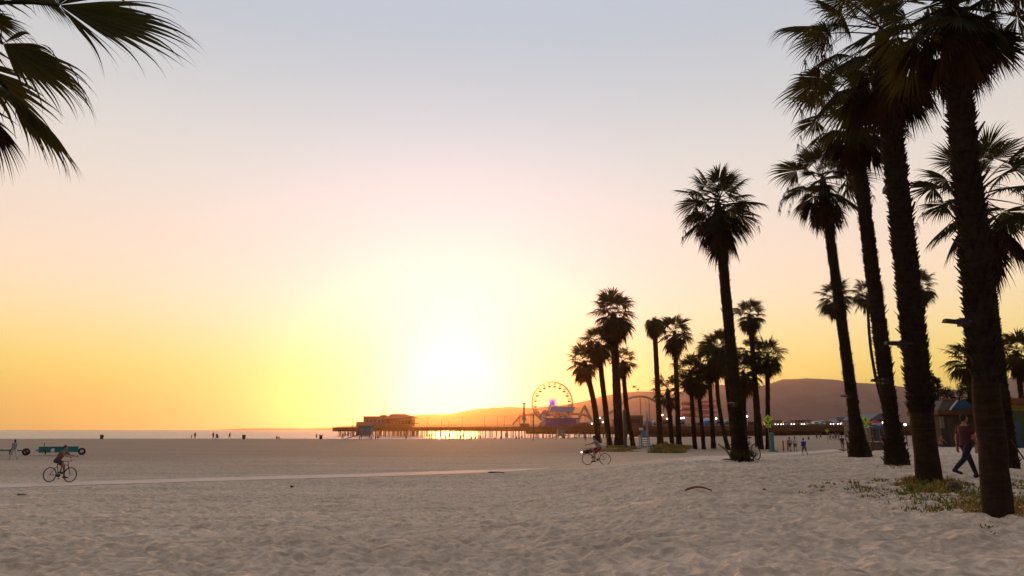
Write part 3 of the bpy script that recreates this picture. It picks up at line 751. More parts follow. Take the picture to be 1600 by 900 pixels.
# ------------------------------------------------------------------ rides
def ferris_wheel():
    Y = pier_pt(863, 14).y; s = mpp(Y); c = at(863, 629, Y); Rw = 32.5 * s; o = Vector((c.x, Y, DECK)); h = c.z - DECK
    root = thing('ferris_wheel', 'big ferris wheel with hanging gondolas and purple lit hub on the pier', 'ferris wheel', o, R(8))
    frame = mat('wheel_paint', (.24, .20, .20), .5, .1, 1)
    C = Vector((0, 0, h))
    def circ(r, y, n=64): return [C + Vector((r * math.cos(2 * math.pi * i / n), y, r * math.sin(2 * math.pi * i / n))) for i in range(n + 1)]
    q = MB()
    for y in (-.9, .9): q.tube(circ(Rw, y), .19, n=5, cap=False); q.tube(circ(Rw * .95, y), .07, n=4, cap=False)
    q.build('rim', frame, root, fix=False)
    q = MB()
    for i in range(20):
        a = 2 * math.pi * (i + .5) / 20
        for y in (-.9, .9): q.tube([C + Vector((0, y * .6, 0)), C + Vector((Rw * math.cos(a), y, Rw * math.sin(a)))], .065, n=4)
        a2 = 2 * math.pi * (i + 1) / 20
        q.tube([C + Vector((Rw * math.cos(a2), -.9, Rw * math.sin(a2))), C + Vector((Rw * math.cos(a2), .9, Rw * math.sin(a2)))], .12, n=4)
        q.tube([C + Vector((0, -.5, 0)), C + Vector((Rw * .95 * math.cos(a2), -.9, Rw * .95 * math.sin(a2)))], .045, n=4)
    q.build('spokes', frame, root)
    tubm = mat('gondola_red', (.30, .07, .04), .6, .1, 1); canm = mat('gondola_canopy', (.36, .25, .12), .6, .1, 1)
    tub = None
    for i in range(20):
        a = 2 * math.pi * (i + .5) / 20; p = C + Vector(((Rw - 2.0) * math.cos(a), 0, (Rw - 2.0) * math.sin(a)))
        if tub is None:
            q = MB(); q.tube([(0, 0, -1.45), (0, 0, -1.2), (0, 0, -.55)], [.35, .95, 1.15], n=12); tub = q.build('gondola', tubm, root, loc=p)
            q = MB(); q.tube([(0, 0, .45), (0, 0, .62), (0, 0, 1.05)], [1.2, .95, .05], n=12); q.build('gondola_roof', canm, tub)
            for k in range(4): b = math.pi / 2 * k; MB().tube([(.95 * math.cos(b), .95 * math.sin(b), -.6), (.95 * math.cos(b), .95 * math.sin(b), .5)], .05, n=4).build('pole', frame, tub)
        else: dup(tub, root, p)
    hubm = mat('purple_hub_lights', (.3, .1, .6), emit=(.38, .12, .95), estr=.85)
    q = MB(); q.tube([C + Vector((0, -1.0, 0)), C + Vector((0, 1.0, 0))], 1.3, n=16)
    for i in range(10):
        a = 2 * math.pi * i / 10; q.tube([C + Vector((0, -1.05, 0)), C + Vector((4.3 * math.cos(a), -1.0, 4.3 * math.sin(a)))], [.30, .10], n=5)
    q.build('hub', hubm, root)
    for y in (-2.4, 2.4):
        q = MB(); q.tube([(-7.5, y * 1.3, 0), C + Vector((0, y, 0)), (7.5, y * 1.3, 0)], .42, n=8); q.tube([(-4.2, y * 1.17, h * .45), (4.2, y * 1.17, h * .45)], .22, n=6); q.build('support_frame', stlm, root)
    q = MB().box((0, 0, .6), (16, 8, 1.19)); q.build('boarding_platform', railm, root)
ferris_wheel()
def coaster():
    Y = pier_pt(960, 30).y; Z = Vector((at(960, 671, Y).x, Y, DECK)); root = thing('roller_coaster', 'steel roller coaster with a rounded hill and stacked orange turns on the pier', 'roller coaster', Z)
    blue = mat('coaster_dark_track', (.16, .12, .15), .5, .1, 1); orange = mat('coaster_orange_track', (.62, .10, .045), .5, .1, 1)
    def P(px, py, dy=0): p = at(px, py, Y + dy) - Z; return p
    def smooth(pts, n=6):
        out = []
        for i in range(len(pts) - 1):
            a = pts[max(i - 1, 0)]; b = pts[i]; c = pts[i + 1]; d = pts[min(i + 2, len(pts) - 1)]
            for k in range(n):
                t = k / n; out.append(.5 * ((2 * b) + (c - a) * t + (2 * a - 5 * b + 4 * c - d) * t * t + (3 * b - a - 3 * c + d) * t ** 3))
        return out + [pts[-1]]
    def track(pts, m, name, r=.22):
        q = MB(); pts = smooth(pts)
        for d in (-.6, .6): q.tube([p + Vector((0, d, 0)) for p in pts], r, n=5, cap=False)
        q.tube([p - Vector((0, 0, .7)) for p in pts], r * 1.3, n=5, cap=False)
        for p in pts[::2]: q.tube([p + Vector((0, -.6, 0)), p - Vector((0, 0, .7)), p + Vector((0, .6, 0))], .1, n=4)
        return q.build(name, m, root, fix=False)
    track([P(x, y) for x, y in ((918, 664), (930, 657), (945, 649), (960, 640), (975, 627), (986, 620.5), (1000, 618.5), (1012, 620.5), (1025, 627), (1045, 634), (1066, 640))], blue, 'hill_track')
    track([P(x, y, 8) for x, y in ((800, 664), (806, 657), (813, 650), (822, 647.5), (850, 646.5), (880, 646), (905, 646), (918, 650), (926, 660))], orange, 'low_track')
    hel = []
    for i in range(61):
        a = 2 * math.pi * 3 * i / 60; hel.append(P(1092 + 28 * math.cos(a), 652 - 27 * i / 60, 12 * math.sin(a)))
    track(hel, orange, 'stacked_turns', .24)
    for px, py in ((960, 641), (978, 626), (1000, 620), (1014, 623), (1030, 630), (1048, 636)):
        a = P(px, py); q = MB(); q.tube([(a.x, a.y, 0), (a.x, a.y, a.z - .8)], .26, n=6); q.build('support_column', stlm, root)
    for px, dy in ((1064, 0), (1078, 11), (1092, -12), (1106, 11), (1120, 0)):
        a = P(px, 626, dy); q = MB(); q.tube([(a.x, a.y, 0), (a.x, a.y, a.z)], .2, n=6); q.build('support_column', whitem, root)
    for px in (812, 830, 848, 905):
        a = P(px, 648, 8); q = MB(); q.tube([(a.x, a.y, 0), (a.x, a.y, a.z)], .2, n=6); q.build('support_column', orange, root)
coaster()
def drop_tower():
    p = pier_pt(819, 12); Y = p.y; root = thing('drop_tower', 'slim tower with a wide cap left of the wheel', 'ride tower', p); h = pz(629, Y) - DECK
    bm_ = mat('tower_brown', (.20, .085, .05), .7, .15, 1)
    MB().tube([(0, 0, 0), (0, 0, h - 1)], .55, n=8).build('shaft', bm_, root); MB().tube([(0, 0, h - 1), (0, 0, h - .6), (0, 0, h)], [.6, 1.1, 1.1], n=10).build('cap', bm_, root)
    MB().tube([(0, 0, 4), (0, 0, 6.5)], [1.4, 1.1], n=10).build('seat_ring', stlm, root); MB().box((0, 0, 1), (6, 5, 1.98)).build('base', bm_, root)
drop_tower()
def pavilion():
    Y = pier_pt(880, 2).y; o = Vector((at(885, 671, Y).x, Y, DECK)); root = thing('arcade_pavilion', 'purple walled pavilion with big grey slanting roof below the wheel', 'building', o)
    pm = mat('purple_wall', (.085, .05, .30), .7, .2, .5); rm = mat('slate_grey_roof', (.13, .13, .17), .6, .15, .6)
    q = MB(); block(q, 852, 906, 653, 0, Y, 9, DECK, o=o); block(q, 906.1, 926, 660, 0, Y + .3, 8, DECK, o=o); q.build('wall', pm, root)
    q = MB(); sk = MB()
    def X(px): return at(px, 671, Y).x - o.x
    zt = pz(635, Y) - DECK; zb = pz(643.5, Y) - DECK
    q.add([(X(858), -1.5, zb), (X(895), -1.5, zb), (X(901), 6, zt), (X(864), 6, zt), (X(858), -1.5, zb - .35), (X(895), -1.5, zb - .35), (X(901), 6, zt - .35), (X(864), 6, zt - .35)],
          [(0, 1, 2, 3), (7, 6, 5, 4), (0, 4, 5, 1), (1, 5, 6, 2), (2, 6, 7, 3), (3, 7, 4, 0)]); q.build('roof', rm, root)
    sk.add([(X(857), -1.55, zb), (X(858), -1.55, zb), (X(864), 6, zt + .1), (X(863), 6, zt + .1), (X(857), -1.55, zb + .5), (X(858), -1.55, zb + .5), (X(864), 6, zt + .6), (X(863), 6, zt + .6)],
           [(0, 3, 2, 1), (4, 5, 6, 7), (0, 1, 5, 4), (1, 2, 6, 5), (2, 3, 7, 6), (3, 0, 4, 7)]); sk.build('roof_edge', whitem, root)
    for px in (861, 871, 882, 892):
        q = MB(); z0 = pz(653, Y) - DECK; q.tube([(X(px), .4, z0), (X(px), .4, zb - .3)], .18, n=6); q.build('post', whitem, root)
    for i, c in enumerate(((.6, .08, .05), (.7, .55, .1), (.08, .35, .12), (.08, .3, .25), (.6, .25, .3), (.7, .6, .5))):
        q = MB(); px = 867 + i * 5; a = Vector((X(px), .9, pz(650.5, Y) - DECK)); q.ell(a, (1.1, .6, .7), n=8, m=5); q.tube([a - Vector((0, 0, 1.4)), a], .08, n=4)
        q.build('bunting', mat('bunting_%d' % i, c), root)
pavilion()
def swing_ship():
    Y = pier_pt(914, 4).y; o = Vector((at(914, 671, Y).x, Y, DECK)); root = thing('swinging_ship', 'swinging ship ride hanging in a pointed frame beside the purple pavilion', 'ride', o)
    h = pz(634, Y) - DECK
    for y in (-2.5, 2.5):
        q = MB()
        for sx in (-1, 1): q.tube([(0, y, h), (sx * 13 * mpp(Y), y * 1.2, 1.5)], .34, n=6)
        q.build('frame_leg', mat('frame_yellowed', (.30, .24, .13), .6, .15, 1), root)
    q = MB(); pts = []; n = 14
    for i in range(n + 1):
        a = math.pi * (1.22 + .56 * i / n); pts.append((12 * math.cos(a) * .52, 0, h * .92 + 11.5 * math.sin(a) * .92))
    q.tube(pts, [.25] + [.8] * (n - 1) + [.25], n=8, ry=1.3); q.build('hull', mat('ship_hull', (.30, .30, .30), .6, .2, 1), root)
    q = MB(); q.tube([(0, -2.6, h), (0, 2.6, h)], .4, n=8)
    for p in (pts[2], pts[-3], pts[n // 2]): q.tube([(0, 0, h), p], .14, n=5)
    q.build('swing_arm', stlm, root)
    MB().box((0, 0, .75), (14, 7, 1.49)).build('base', mat('ship_base_red', (.32, .07, .05), .7, .2, 1), root)
swing_ship()

def stall(name, label, cat, px0, px1, py0, py1, off, col, roof, shape='gable', z0=None):
    """a small booth, tent or shed standing on the deck: walls or posts, roof, counter opening"""
    Y = pier_pt((px0 + px1) / 2, off).y; s = mpp(Y); w = (px1 - px0) * s; zt = pz(py0, Y) - DECK; x = at((px0 + px1) / 2, 671, Y).x
    root = thing(name, label, cat, (x, Y, DECK)); m = mat('paint_' + '_'.join('%02d' % (c * 100) for c in col), col, .75, .15, .7); rm = mat('paint_' + '_'.join('%02d' % (c * 100) for c in roof), roof, .7, .15, .7)
    d = min(w, 7); e = zt * (.62 if shape != 'flat' else .9)
    if shape == 'tent':
        for sx in (-1, 1):
            for sy in (0, 1): MB().tube([(sx * w * .46, sy * d, 0), (sx * w * .46, sy * d, e)], .09, n=5).build('post', whitem, root)
        MB().box((0, d / 2, e / 2), (w * .88, d * .9, e - .02)).build('side_cloth', m, root)
        MB().add([(-w / 2, -.3, e), (w / 2, -.3, e), (w / 2, d + .3, e), (-w / 2, d + .3, e), (0, d / 2, zt)], [(0, 3, 2, 1), (0, 1, 4), (1, 2, 4), (2, 3, 4), (3, 0, 4)]).build('roof', rm, root)
    else:
        MB().box((0, d / 2, e / 2), (w * .94, d, e)).build('wall', m, root)
        MB().box((0, -.04, e * .55), (w * .6, .1, e * .4)).build('counter_opening', mat('dark_opening', (.02, .02, .025), .8), root)
        if shape == 'gable':
            MB().prism([(-w * .53, e + .003), (w * .53, e + .003), (0, zt)], -.4, d + .4).build('roof', rm, root)
        else: MB().box((0, d / 2, (e + zt) / 2 + .002), (w * 1.04, d + .8, zt - e)).build('roof', rm, root)
    return root
stall('green_canopy', 'wide dark green canopy over a stall under the coaster hill', 'canopy', 975, 1006, 649, 668, 3, (.10, .05, .06), (.06, .22, .03), 'flat')
stall('ticket_booth', 'blue booth between the purple pavilion and the grove', 'booth', 943, 951, 659, 668, 2, (.06, .10, .40), (.10, .10, .14))
stall('game_stall', 'dark red stall left of the green canopy', 'stall', 958, 973, 655, 668, 5, (.22, .05, .07), (.13, .05, .07), 'flat')
stall('snack_stall', 'maroon stall with a low roof right of the wheel-side palms', 'stall', 929, 941, 654, 668, 6, (.24, .05, .05), (.20, .06, .05))
stall('party_tent', 'small violet tent next to the green canopy', 'tent', 1008, 1020, 655, 668, 3, (.20, .16, .30), (.16, .14, .26), 'tent')
stall('white_booth', 'white booth between the folded palm and the violet tent', 'booth', 1020, 1027, 657, 668, 2, (.55, .5, .5), (.5, .46, .46))
stall('game_stall', 'pink and maroon stall behind the sparse young palm', 'stall', 1033, 1048, 655, 668, 6, (.25, .09, .10), (.30, .16, .18), 'flat')
stall('teal_booth', 'narrow teal booth under the pair of white lamps', 'booth', 1064, 1071, 656, 668, 2, (.08, .32, .32), (.12, .36, .36), 'flat')
stall('violet_stall', 'violet stall with yellow balloons above it', 'stall', 1088, 1098, 660, 668, 2, (.12, .06, .35), (.10, .06, .30), 'flat')
stall('blue_tent', 'bright blue peaked tent behind the palm row', 'tent', 1100, 1115, 652, 668, 2, (.03, .22, .55), (.35, .48, .66), 'tent')
stall('grey_booth', 'grey booth right of the blue tent', 'booth', 1119, 1129, 655, 668, 4, (.30, .27, .33), (.20, .14, .18), 'flat')
stall('pale_booth', 'pale blue booth hard left of the single tall palm', 'booth', 1132, 1143, 656, 668, 4, (.30, .40, .44), (.24, .34, .40))
stall('yellow_board_building', 'low dark building with an olive yellow end wall, right of the walker sign', 'building', 1203, 1225, 657, 667, 30, (.30, .26, .06), (.10, .06, .05), 'flat')
stall('dark_roofed_shelter', 'flat shelter with overhanging dark roof behind the parked cars', 'shelter', 1243, 1268, 656.5, 667, 30, (.16, .10, .10), (.055, .035, .04), 'flat')
stall('long_pale_shed', 'long pale teal shed behind the parked cars', 'shed', 1270, 1312, 657, 667, 40, (.24, .34, .36), (.30, .38, .40))
stall('pale_gabled_shed', 'taller pale blue shed at the end of the parked cars', 'shed', 1308, 1334, 652, 667, 34, (.26, .35, .40), (.20, .24, .30), 'flat')
stall('brown_shed', 'low brown shed behind the taller palm by the walker sign', 'shed', 1160, 1184, 659, 667, 22, (.10, .055, .05), (.12, .06, .055), 'flat')
def balloons():
    p = pier_pt(1094, 2, DECK + 3.2); root = thing('balloon_cluster', 'cluster of yellow balloons above the violet stall', 'balloons', p)
    rng = random.Random(2)
    for i in range(6):
        c = Vector((rng.uniform(-1.1, 1.1), rng.uniform(-.5, .5), .9 + rng.uniform(0, 1.8))); b = MB().ell(c, (.55, .55, .65), n=10, m=7).build('balloon', mat('balloon_yellow', (.75, .55, .04), .4), root, smooth=True)
        MB().tube([(0, 0, -.3), c - Vector((0, 0, .6))], .03, n=4).build('string', whitem, b)
balloons()
def pink_dome():
    p = pier_pt(852, 20); Y = p.y; root = thing('pink_dome', 'round pink canopy glowing beside the wheel', 'canopy', p)
    h = pz(646, Y) - DECK; MB().tube([(0, 0, 0), (0, 0, h)], .3, n=6).build('post', whitem, root)
    MB().ell((0, 0, h), (2.2, 2.2, 2.2), n=16, m=10).build('canopy', mat('pink_canvas', (.75, .20, .22), .6, .1, 1), root, smooth=True)
    q = thing('pale_slide', 'pale twisting slide left of the purple pavilion', 'slide', pier_pt(848, 3)); Y = q.location.y
    pts = [Vector((1.6 * math.cos(a * .9), 1.6 * math.sin(a * .9), .4 + a * .42)) for a in np.linspace(0, 16, 60)]
    MB().tube(pts, .45, n=6).build('chute', mat('slide_pale', (.34, .42, .36), .5, .1, 1), q); MB().tube([(0, 0, 0), (0, 0, 7.4)], .35, n=8).build('tower', whitem, q)
pink_dome()

# ---- lit lamps on the pier: post with one bulb, or a pair
def lit_lamps():
    spec = [(925, 662, 'lit lamp low on the deck, right of the purple pavilion', warm), (938, 653, 'upper one of three lit lamps left of the cluster palms', warm), (942, 659.5, 'lower left lamp of three lit lamps left of the cluster palms', warm),
            (947, 658.5, 'lower right lamp of three lit lamps left of the cluster palms', cool), (961, 654, 'lit lamp seen between two trunks of the wheel-side cluster', warm), (1036, 648.5, 'high lit lamp next to the folded palm', warm),
            (1043, 654.5, 'lit lamp between the sparse young palm and folded palm', warm), (1064.5, 653.5, 'left lamp of the bright pair over the teal booth', cool), (1069, 653, 'right lamp of the bright pair over the teal booth', cool),
            (1120, 654, 'lit lamp over the grey booth', cool), (1168.5, 650.5, 'lit lamp on a tall pole right of the single tall palm', cool)]
    proto = None
    for px, py, lb, m in spec:
        p = pier_pt(px, 1.6); h = pz(py, p.y) - DECK
        r = thing('lit_lamp', lb, 'lamp', p, 0, 'lit lamps on the pier')
        MB().tube([(0, 0, 0), (0, 0, h - .45)], [.12, .08], n=6).build('post', darkm if px != 1168.5 else whitem, r); MB().ell((0, 0, h), (.42, .42, .4), n=10, m=8).build('bulb', m, r, smooth=True)
lit_lamps()

# ---- cars on the parking deck
def make_car(name, label, paint, lights, p, rz, suv=False):
    root = thing(name, label, 'car', p, rz, 'cars parked on the pier'); hh = 1.75 if suv else 1.45
    prof = [(-2.2, .35), (-2.25, .75), (-2.1, .95), (-1.6, hh - .1), (-1.1, hh), (.35, hh), (1.05, 1.0), (2.0, .85), (2.2, .65), (2.2, .35)]
    MB().prism([(b, c) for b, c in prof], -.85, .85, axis='x').build('body', paint, root)
    gl = mat('car_glass', (.03, .035, .04), .1, .1, 1, spec=.6)
    MB().prism([(.42, hh - .08), (.36, hh - .06), (1.0, 1.03), (1.06, 1.01)], -.72, .72, axis='x').shift((0, .04, .03)).build('windscreen', gl, root)
    MB().prism([(-1.5, 1.02), (-1.15, hh - .12), (.28, hh - .12), (.85, 1.02)], -.87, .87, axis='x').build('side_window', gl, root)
    w = None
    for sx in (-.86, .86):
        for sy in (-1.35, 1.35):
            if w is None: w = MB().tube([(-.11, 0, 0), (.11, 0, 0)], .33, n=14).build('wheel', darkm, root, loc=(sx, sy, .33))
            else: dup(w, root, (sx, sy, .33))
    for sx in (-.6, .6): MB().ell((sx, 2.2, .66), (.3, .10, .17), n=10, m=6).build('headlight', lights, root)
    return root
off_l = mat('unlit_headlight', (.5, .5, .5), .2)
on_w = lampm('lit_headlight', (1, .82, .55), 9); on_c = lampm('lit_headlight_white', (1, .93, .85), 7)
tw = math.pi
paints = dict(white=mat('car_white', (.5, .48, .5), .3, .05, 1), dark=mat('car_dark', (.03, .03, .035), .3, .1, 1), red=mat('car_red', (.30, .05, .05), .3, .1, 1), grey=mat('car_grey', (.22, .22, .24), .3, .1, 1), blue=mat('car_blue', (.08, .16, .28), .3, .1, 1))
CARS = [(1183, 'white', on_c, 'white car with pale lights, left of the taller palm by the sign'), (1198, 'dark', on_w, 'dark car with orange lights hard by the walker sign'), (1211, 'grey', on_c, 'grey car with lights on just right of the walker sign'),
        (1219, 'dark', on_w, 'dark car with lights on under the olive yellow wall'), (1228, 'white', off_l, 'white car without lights left of the dark shelter'), (1237, 'grey', on_c, 'grey car with lights on left of the dark shelter'),
        (1252, 'dark', on_w, 'dark car with the brightest twin lights in front of the shelter'), (1264, 'white', off_l, 'white car at the right end of the dark shelter'), (1275, 'blue', off_l, 'blue car in front of the long pale shed'),
        (1286, 'white', off_l, 'white car in front of the long pale shed'), (1297, 'red', on_c, 'red car with lights on at the right part of the long shed'), (1307, 'white', on_c, 'white car with lights on beside the taller pale shed'), (1319, 'grey', off_l, 'grey car below the taller pale shed, last before the leaning palm')]
for i, (px, c, l, lb) in enumerate(CARS):
    make_car('parked_car', lb, paints[c], l, pier_pt(px, 2.6), tw + R(-12 + 7 * (i % 4)), suv=i % 3 == 1)
# ------------------------------------------------------------------ people
def fuse(mb, voxel, smooth=4, name='body'):
    """weld overlapping limbs into one continuous skin"""
    me = mb.mesh('tmp', None, fix=True); ob = bpy.data.objects.new('tmp', me); COL.objects.link(ob)
    md = ob.modifiers.new('r', 'REMESH'); md.mode = 'VOXEL'; md.voxel_size = voxel
    if smooth: sm = ob.modifiers.new('s', 'SMOOTH'); sm.iterations = smooth; sm.factor = .5
    dg = bpy.context.evaluated_depsgraph_get(); out = bpy.data.meshes.new_from_object(ob.evaluated_get(dg))
    bpy.data.objects.remove(ob); bpy.data.meshes.remove(me); out.name = name; out.materials.clear(); out.shade_smooth(); return out
def link_mesh(name, me, m, parent):
    me.materials.append(m); o = bpy.data.objects.new(name, me); COL.objects.link(o); o.parent = parent; return o
def limb(mb, a, b, ra, rb, n=10, bulge=0.0):
    a = Vector(a); b = Vector(b); d = (b - a)
    L = d.length
    if L < 1e-4: return
    u = d / L
    mb.tube([a - u * ra * .75, a - u * ra * .4, a, a.lerp(b, .35), b, b + u * rb * .4, b + u * rb * .75], [ra * .55, ra * .9, ra, (ra * .65 + rb * .35) * (1 + bulge), rb, rb * .9, rb * .55], n=n)
def swing(v, ax, deg): return Quaternion(Vector(ax), R(deg)) @ Vector(v)
def human(label, loc, rz, pose='stand', H=1.75, skin=(.36, .20, .13), hair=(.02, .015, .01), top=None, bottom=None, shoes=(.03, .03, .03), long_sleeve=False, shorts=False,
          voxel=.028, fine=False, group=None, long_hair=False, build=1.0, head_turn=0, carry=None, hat=None):
    """one continuous body posed by joint angles; hair and clothes are children. local +y is forward"""
    k = H / 1.75; w = build
    P = dict(lean=2, hipL=0, hipR=0, kneeL=3, kneeR=3, abL=3, abR=3, shL=0, shR=0, elL=12, elR=12, shoutL=7, shoutR=7, ank=0, z=None)
    P.update(pose if isinstance(pose, dict) else {'stand': {}, 'walk': dict(lean=4, hipL=27, hipR=-22, kneeL=6, kneeR=28, shL=-22, shR=24, elL=18, elR=25), 'walk2': dict(lean=3, hipL=-16, hipR=20, kneeL=22, kneeR=8, shL=18, shR=-18, elL=15, elR=22),
              'jog': dict(lean=8, hipL=35, hipR=-12, kneeL=55, kneeR=62, shL=-35, shR=38, elL=85, elR=85), 'hips': dict(shoutL=38, shoutR=38, shL=-8, shR=-8, elL=95, elR=95),
              'sit': dict(lean=12, hipL=82, hipR=88, kneeL=112, kneeR=98, shL=32, shR=28, elL=35, elR=40, z=.13), 'chair': dict(lean=-14, hipL=78, hipR=82, kneeL=70, kneeR=78, shL=22, shR=25, elL=35, elR=40, z=.42),
              'lie': dict(lean=-72, hipL=10, hipR=22, kneeL=20, kneeR=48, shL=15, shR=15, elL=30, elR=30, z=.12), 'ride': dict(lean=38, hipL=62, hipR=100, kneeL=38, kneeR=95, shL=66, shR=66, elL=14, elR=14, shoutL=9, shoutR=9, z=.98),
              'crouch': dict(lean=35, hipL=105, hipR=100, kneeL=125, kneeR=120, shL=55, shR=50, elL=25, elR=30, z=.34)}[pose])
    X = (1, 0, 0)
    thigh, shin, ua, fa = .43 * k, .42 * k, .29 * k, .255 * k
    J = {}
    for s, n in ((-1, 'L'), (1, 'R')):
        hip = Vector((s * .09 * w * k, 0, 0)); d = swing(swing((0, 0, -1), (0, 1, 0), -s * P['ab' + n]), X, P['hip' + n])
        knee = hip + d * thigh; d2 = swing(swing((0, 0, -1), (0, 1, 0), -s * P['ab' + n] * .4), X, P['hip' + n] - P['knee' + n]); ank = knee + d2 * shin
        f = swing((0, 1, -.10), X, max(-55, min(35, (P['hip' + n] - P['knee' + n]) * (.6 if pose in ('walk', 'jog', 'walk2') else .25)))); toe = ank + f * .19 * k - Vector((0, 0, .05 * k)); heel = ank - f * .05 * k - Vector((0, 0, .05 * k))
        J[n] = [hip, knee, ank, toe, heel]
    low = min(min(j.z for j in J[n][1:]) for n in 'LR')
    z0 = P['z'] * k if P['z'] is not None else -low + .035 * k
    up = swing((0, 0, 1), X, -P['lean']); fw = swing((0, 1, 0), X, -P['lean'])
    pel = Vector((0, 0, z0)); chest = pel + up * .36 * k; neck = pel + up * .52 * k
    hd_up = swing((0, 0, 1), X, -P['lean'] * .35) if pose not in ('lie',) else up
    head = neck + hd_up * .165 * k + Vector((0, .03 * k, 0)) * (1 if pose != 'lie' else 0)
    for n in 'LR': J[n] = [j + pel for j in J[n]]
    A = {}
    for s, n in ((-1, 'L'), (1, 'R')):
        sh = pel + up * .475 * k + Vector((s * .175 * k * w, 0, 0)); q = P['sh' + n]
        d = swing(swing((0, 0, -1), (0, 1, 0), -s * P['shout' + n]), X, q); el = sh + d * ua
        inn = -s * (8 if P['shout' + n] < 20 else -0)
        d2 = swing(swing((0, 0, -1), (0, 1, 0), -s * (P['shout' + n] * .5) if P['shout' + n] < 20 else s * 40), X, q + P['el' + n]); wr = el + d2 * fa
        A[n] = [sh, el, wr, d2]
    root = thing('person', label, 'person', loc, rz, group)
    b = MB()
    def torso(mb, g=0.0, lo=-.02, hi=.50):
        prof = [(-.04, .150, .105), (.03, .160, .115), (.12, .145, .105), (.22, .140, .105), (.33, .165, .118), (.43, .170, .108), (.485, .120, .085), (.53, .062, .062)]
        pts = []; 
        rows = [p for p in prof if lo <= p[0] <= hi]
        n = 16; vs = []
        for (t, rx, ry) in rows:
            c = pel + up * (t * k)
            for i in range(n):
                a = 2 * math.pi * i / n; vs.append(c + Vector((1, 0, 0)) * ((rx * w + g) * k * math.cos(a)) + fw * ((ry * (.7 + .3 * w) + g) * k * math.sin(a)))
        fs = [(r * n + i, r * n + (i + 1) % n, (r + 1) * n + (i + 1) % n, (r + 1) * n + i) for r in range(len(rows) - 1) for i in range(n)]
        fs += [tuple(reversed(range(n))), tuple((len(rows) - 1) * n + i for i in range(n))]
        mb.add(vs, fs)
    torso(b, 0, -.05, .54)
    limb(b, neck - up * .03 * k, head - hd_up * .05 * k, .058 * k, .052 * k)
    HM = (Quaternion((0, 0, 1), R(head_turn)) @ Quaternion(X, R(-P['lean'] * .35 if pose != 'lie' else -P['lean']))).to_matrix()
    b.ell(head + HM @ Vector((0, -.008, .03)) * k, (.074 * k, .094 * k, .098 * k), HM, 14, 10)
    b.ell(head + HM @ Vector((0, .022, -.045)) * k, (.056 * k, .066 * k, .072 * k), HM, 12, 8)
    b.ell(head + HM @ Vector((0, .095, -.008)) * k, (.014 * k, .022 * k, .026 * k), HM, 8, 6)
    b.ell(head + HM @ Vector((0, .083, -.062)) * k, (.026 * k, .010 * k, .012 * k), HM, 8, 5)
    for s in (-1, 1):
        b.ell(head + HM @ Vector((s * .076, -.005, .0)) * k, (.010 * k, .02 * k, .032 * k), HM, 8, 6)
        b.ell(head + HM @ Vector((s * .03, .082, .026)) * k, (.016 * k, .012 * k, .008 * k), HM, 8, 5)
    for s, n in ((-1, 'L'), (1, 'R')):
        hip, knee, ank, toe, heel = J[n]
        limb(b, hip, knee, .085 * k * (.5 + .5 * w), .055 * k, bulge=.04); limb(b, knee, ank, .055 * k, .036 * k, bulge=.22)
        limb(b, heel, toe, .036 * k, .03 * k)
        limb(b, ank, heel.lerp(toe, .25), .036 * k, .04 * k)
        sh, el, wr, d2 = A[n]
        limb(b, sh, el, .050 * k * (.5 + .5 * w), .038 * k, bulge=.06); limb(b, el, wr, .038 * k, .025 * k, bulge=.12)
        # palm, four fingers with a bend at the knuckles, and the thumb from the side
        fwd = Vector((0, 1, 0)); fwd = (fwd - d2 * fwd.dot(d2)).normalized(); nrm = d2.cross(fwd) * -s
        ph = wr + d2 * .085 * k
        mbp = [wr + d2 * .015 * k, wr + d2 * .05 * k, ph]
        b.tube(mbp, [.026 * k, .04 * k, .038 * k], n=10, ry=.5, up=fwd)
        rf = (.0095 if fine else .015) * k
        for i, (o, ln) in enumerate(((.030, .070), (.010, .080), (-.010, .075), (-.029, .058))):
            p0 = ph - d2 * .02 * k + fwd * o * k; p1 = ph + d2 * ln * .45 * k + fwd * o * 1.12 * k + nrm * .006 * k; p2 = p1 + (d2 * .85 + nrm * .5) * ln * .42 * k; p3 = p2 + (d2 * .55 + nrm * .8) * ln * .3 * k
            b.tube([p0, p1, p2, p3], [rf * 1.05, rf, rf * .92, rf * .75], n=7)
        t0 = wr + d2 * .03 * k + fwd * .03 * k; t1 = t0 + (d2 * .6 + fwd * .75) * .04 * k; t2 = t1 + (d2 * .9 + fwd * .25 + nrm * .3) * .035 * k
        b.tube([t0 - fwd * .015 * k, t0, t1, t2], [rf * 1.3, rf * 1.3, rf * 1.1, rf * .8], n=7)
    sk = mat('skin_%02d' % int(skin[0] * 100), skin, .6, .08, 6)
    link_mesh('body', fuse(b, voxel, 3, 'body'), sk, root)
    vx = max(voxel, .016)
    cm = lambda c, nm: mat('%s_%02d_%02d_%02d' % (nm, c[0] * 100, c[1] * 100, c[2] * 100), c, .85, .12, 9, bump=.15)
    if top:
        t = MB(); torso(t, .016, -.05 if not shorts else -.03, .50)
        for n in 'LR':
            sh, el, wr, d2 = A[n]; limb(t, sh, el if long_sleeve else sh.lerp(el, .62), .066 * k * (.5 + .5 * w), (.054 if long_sleeve else .060) * k)
            if long_sleeve: limb(t, el, el.lerp(wr, .95), .054 * k, .038 * k)
        link_mesh('jacket' if long_sleeve else 'shirt', fuse(t, vx, 4, 'shirt'), cm(top, 'cloth'), root)
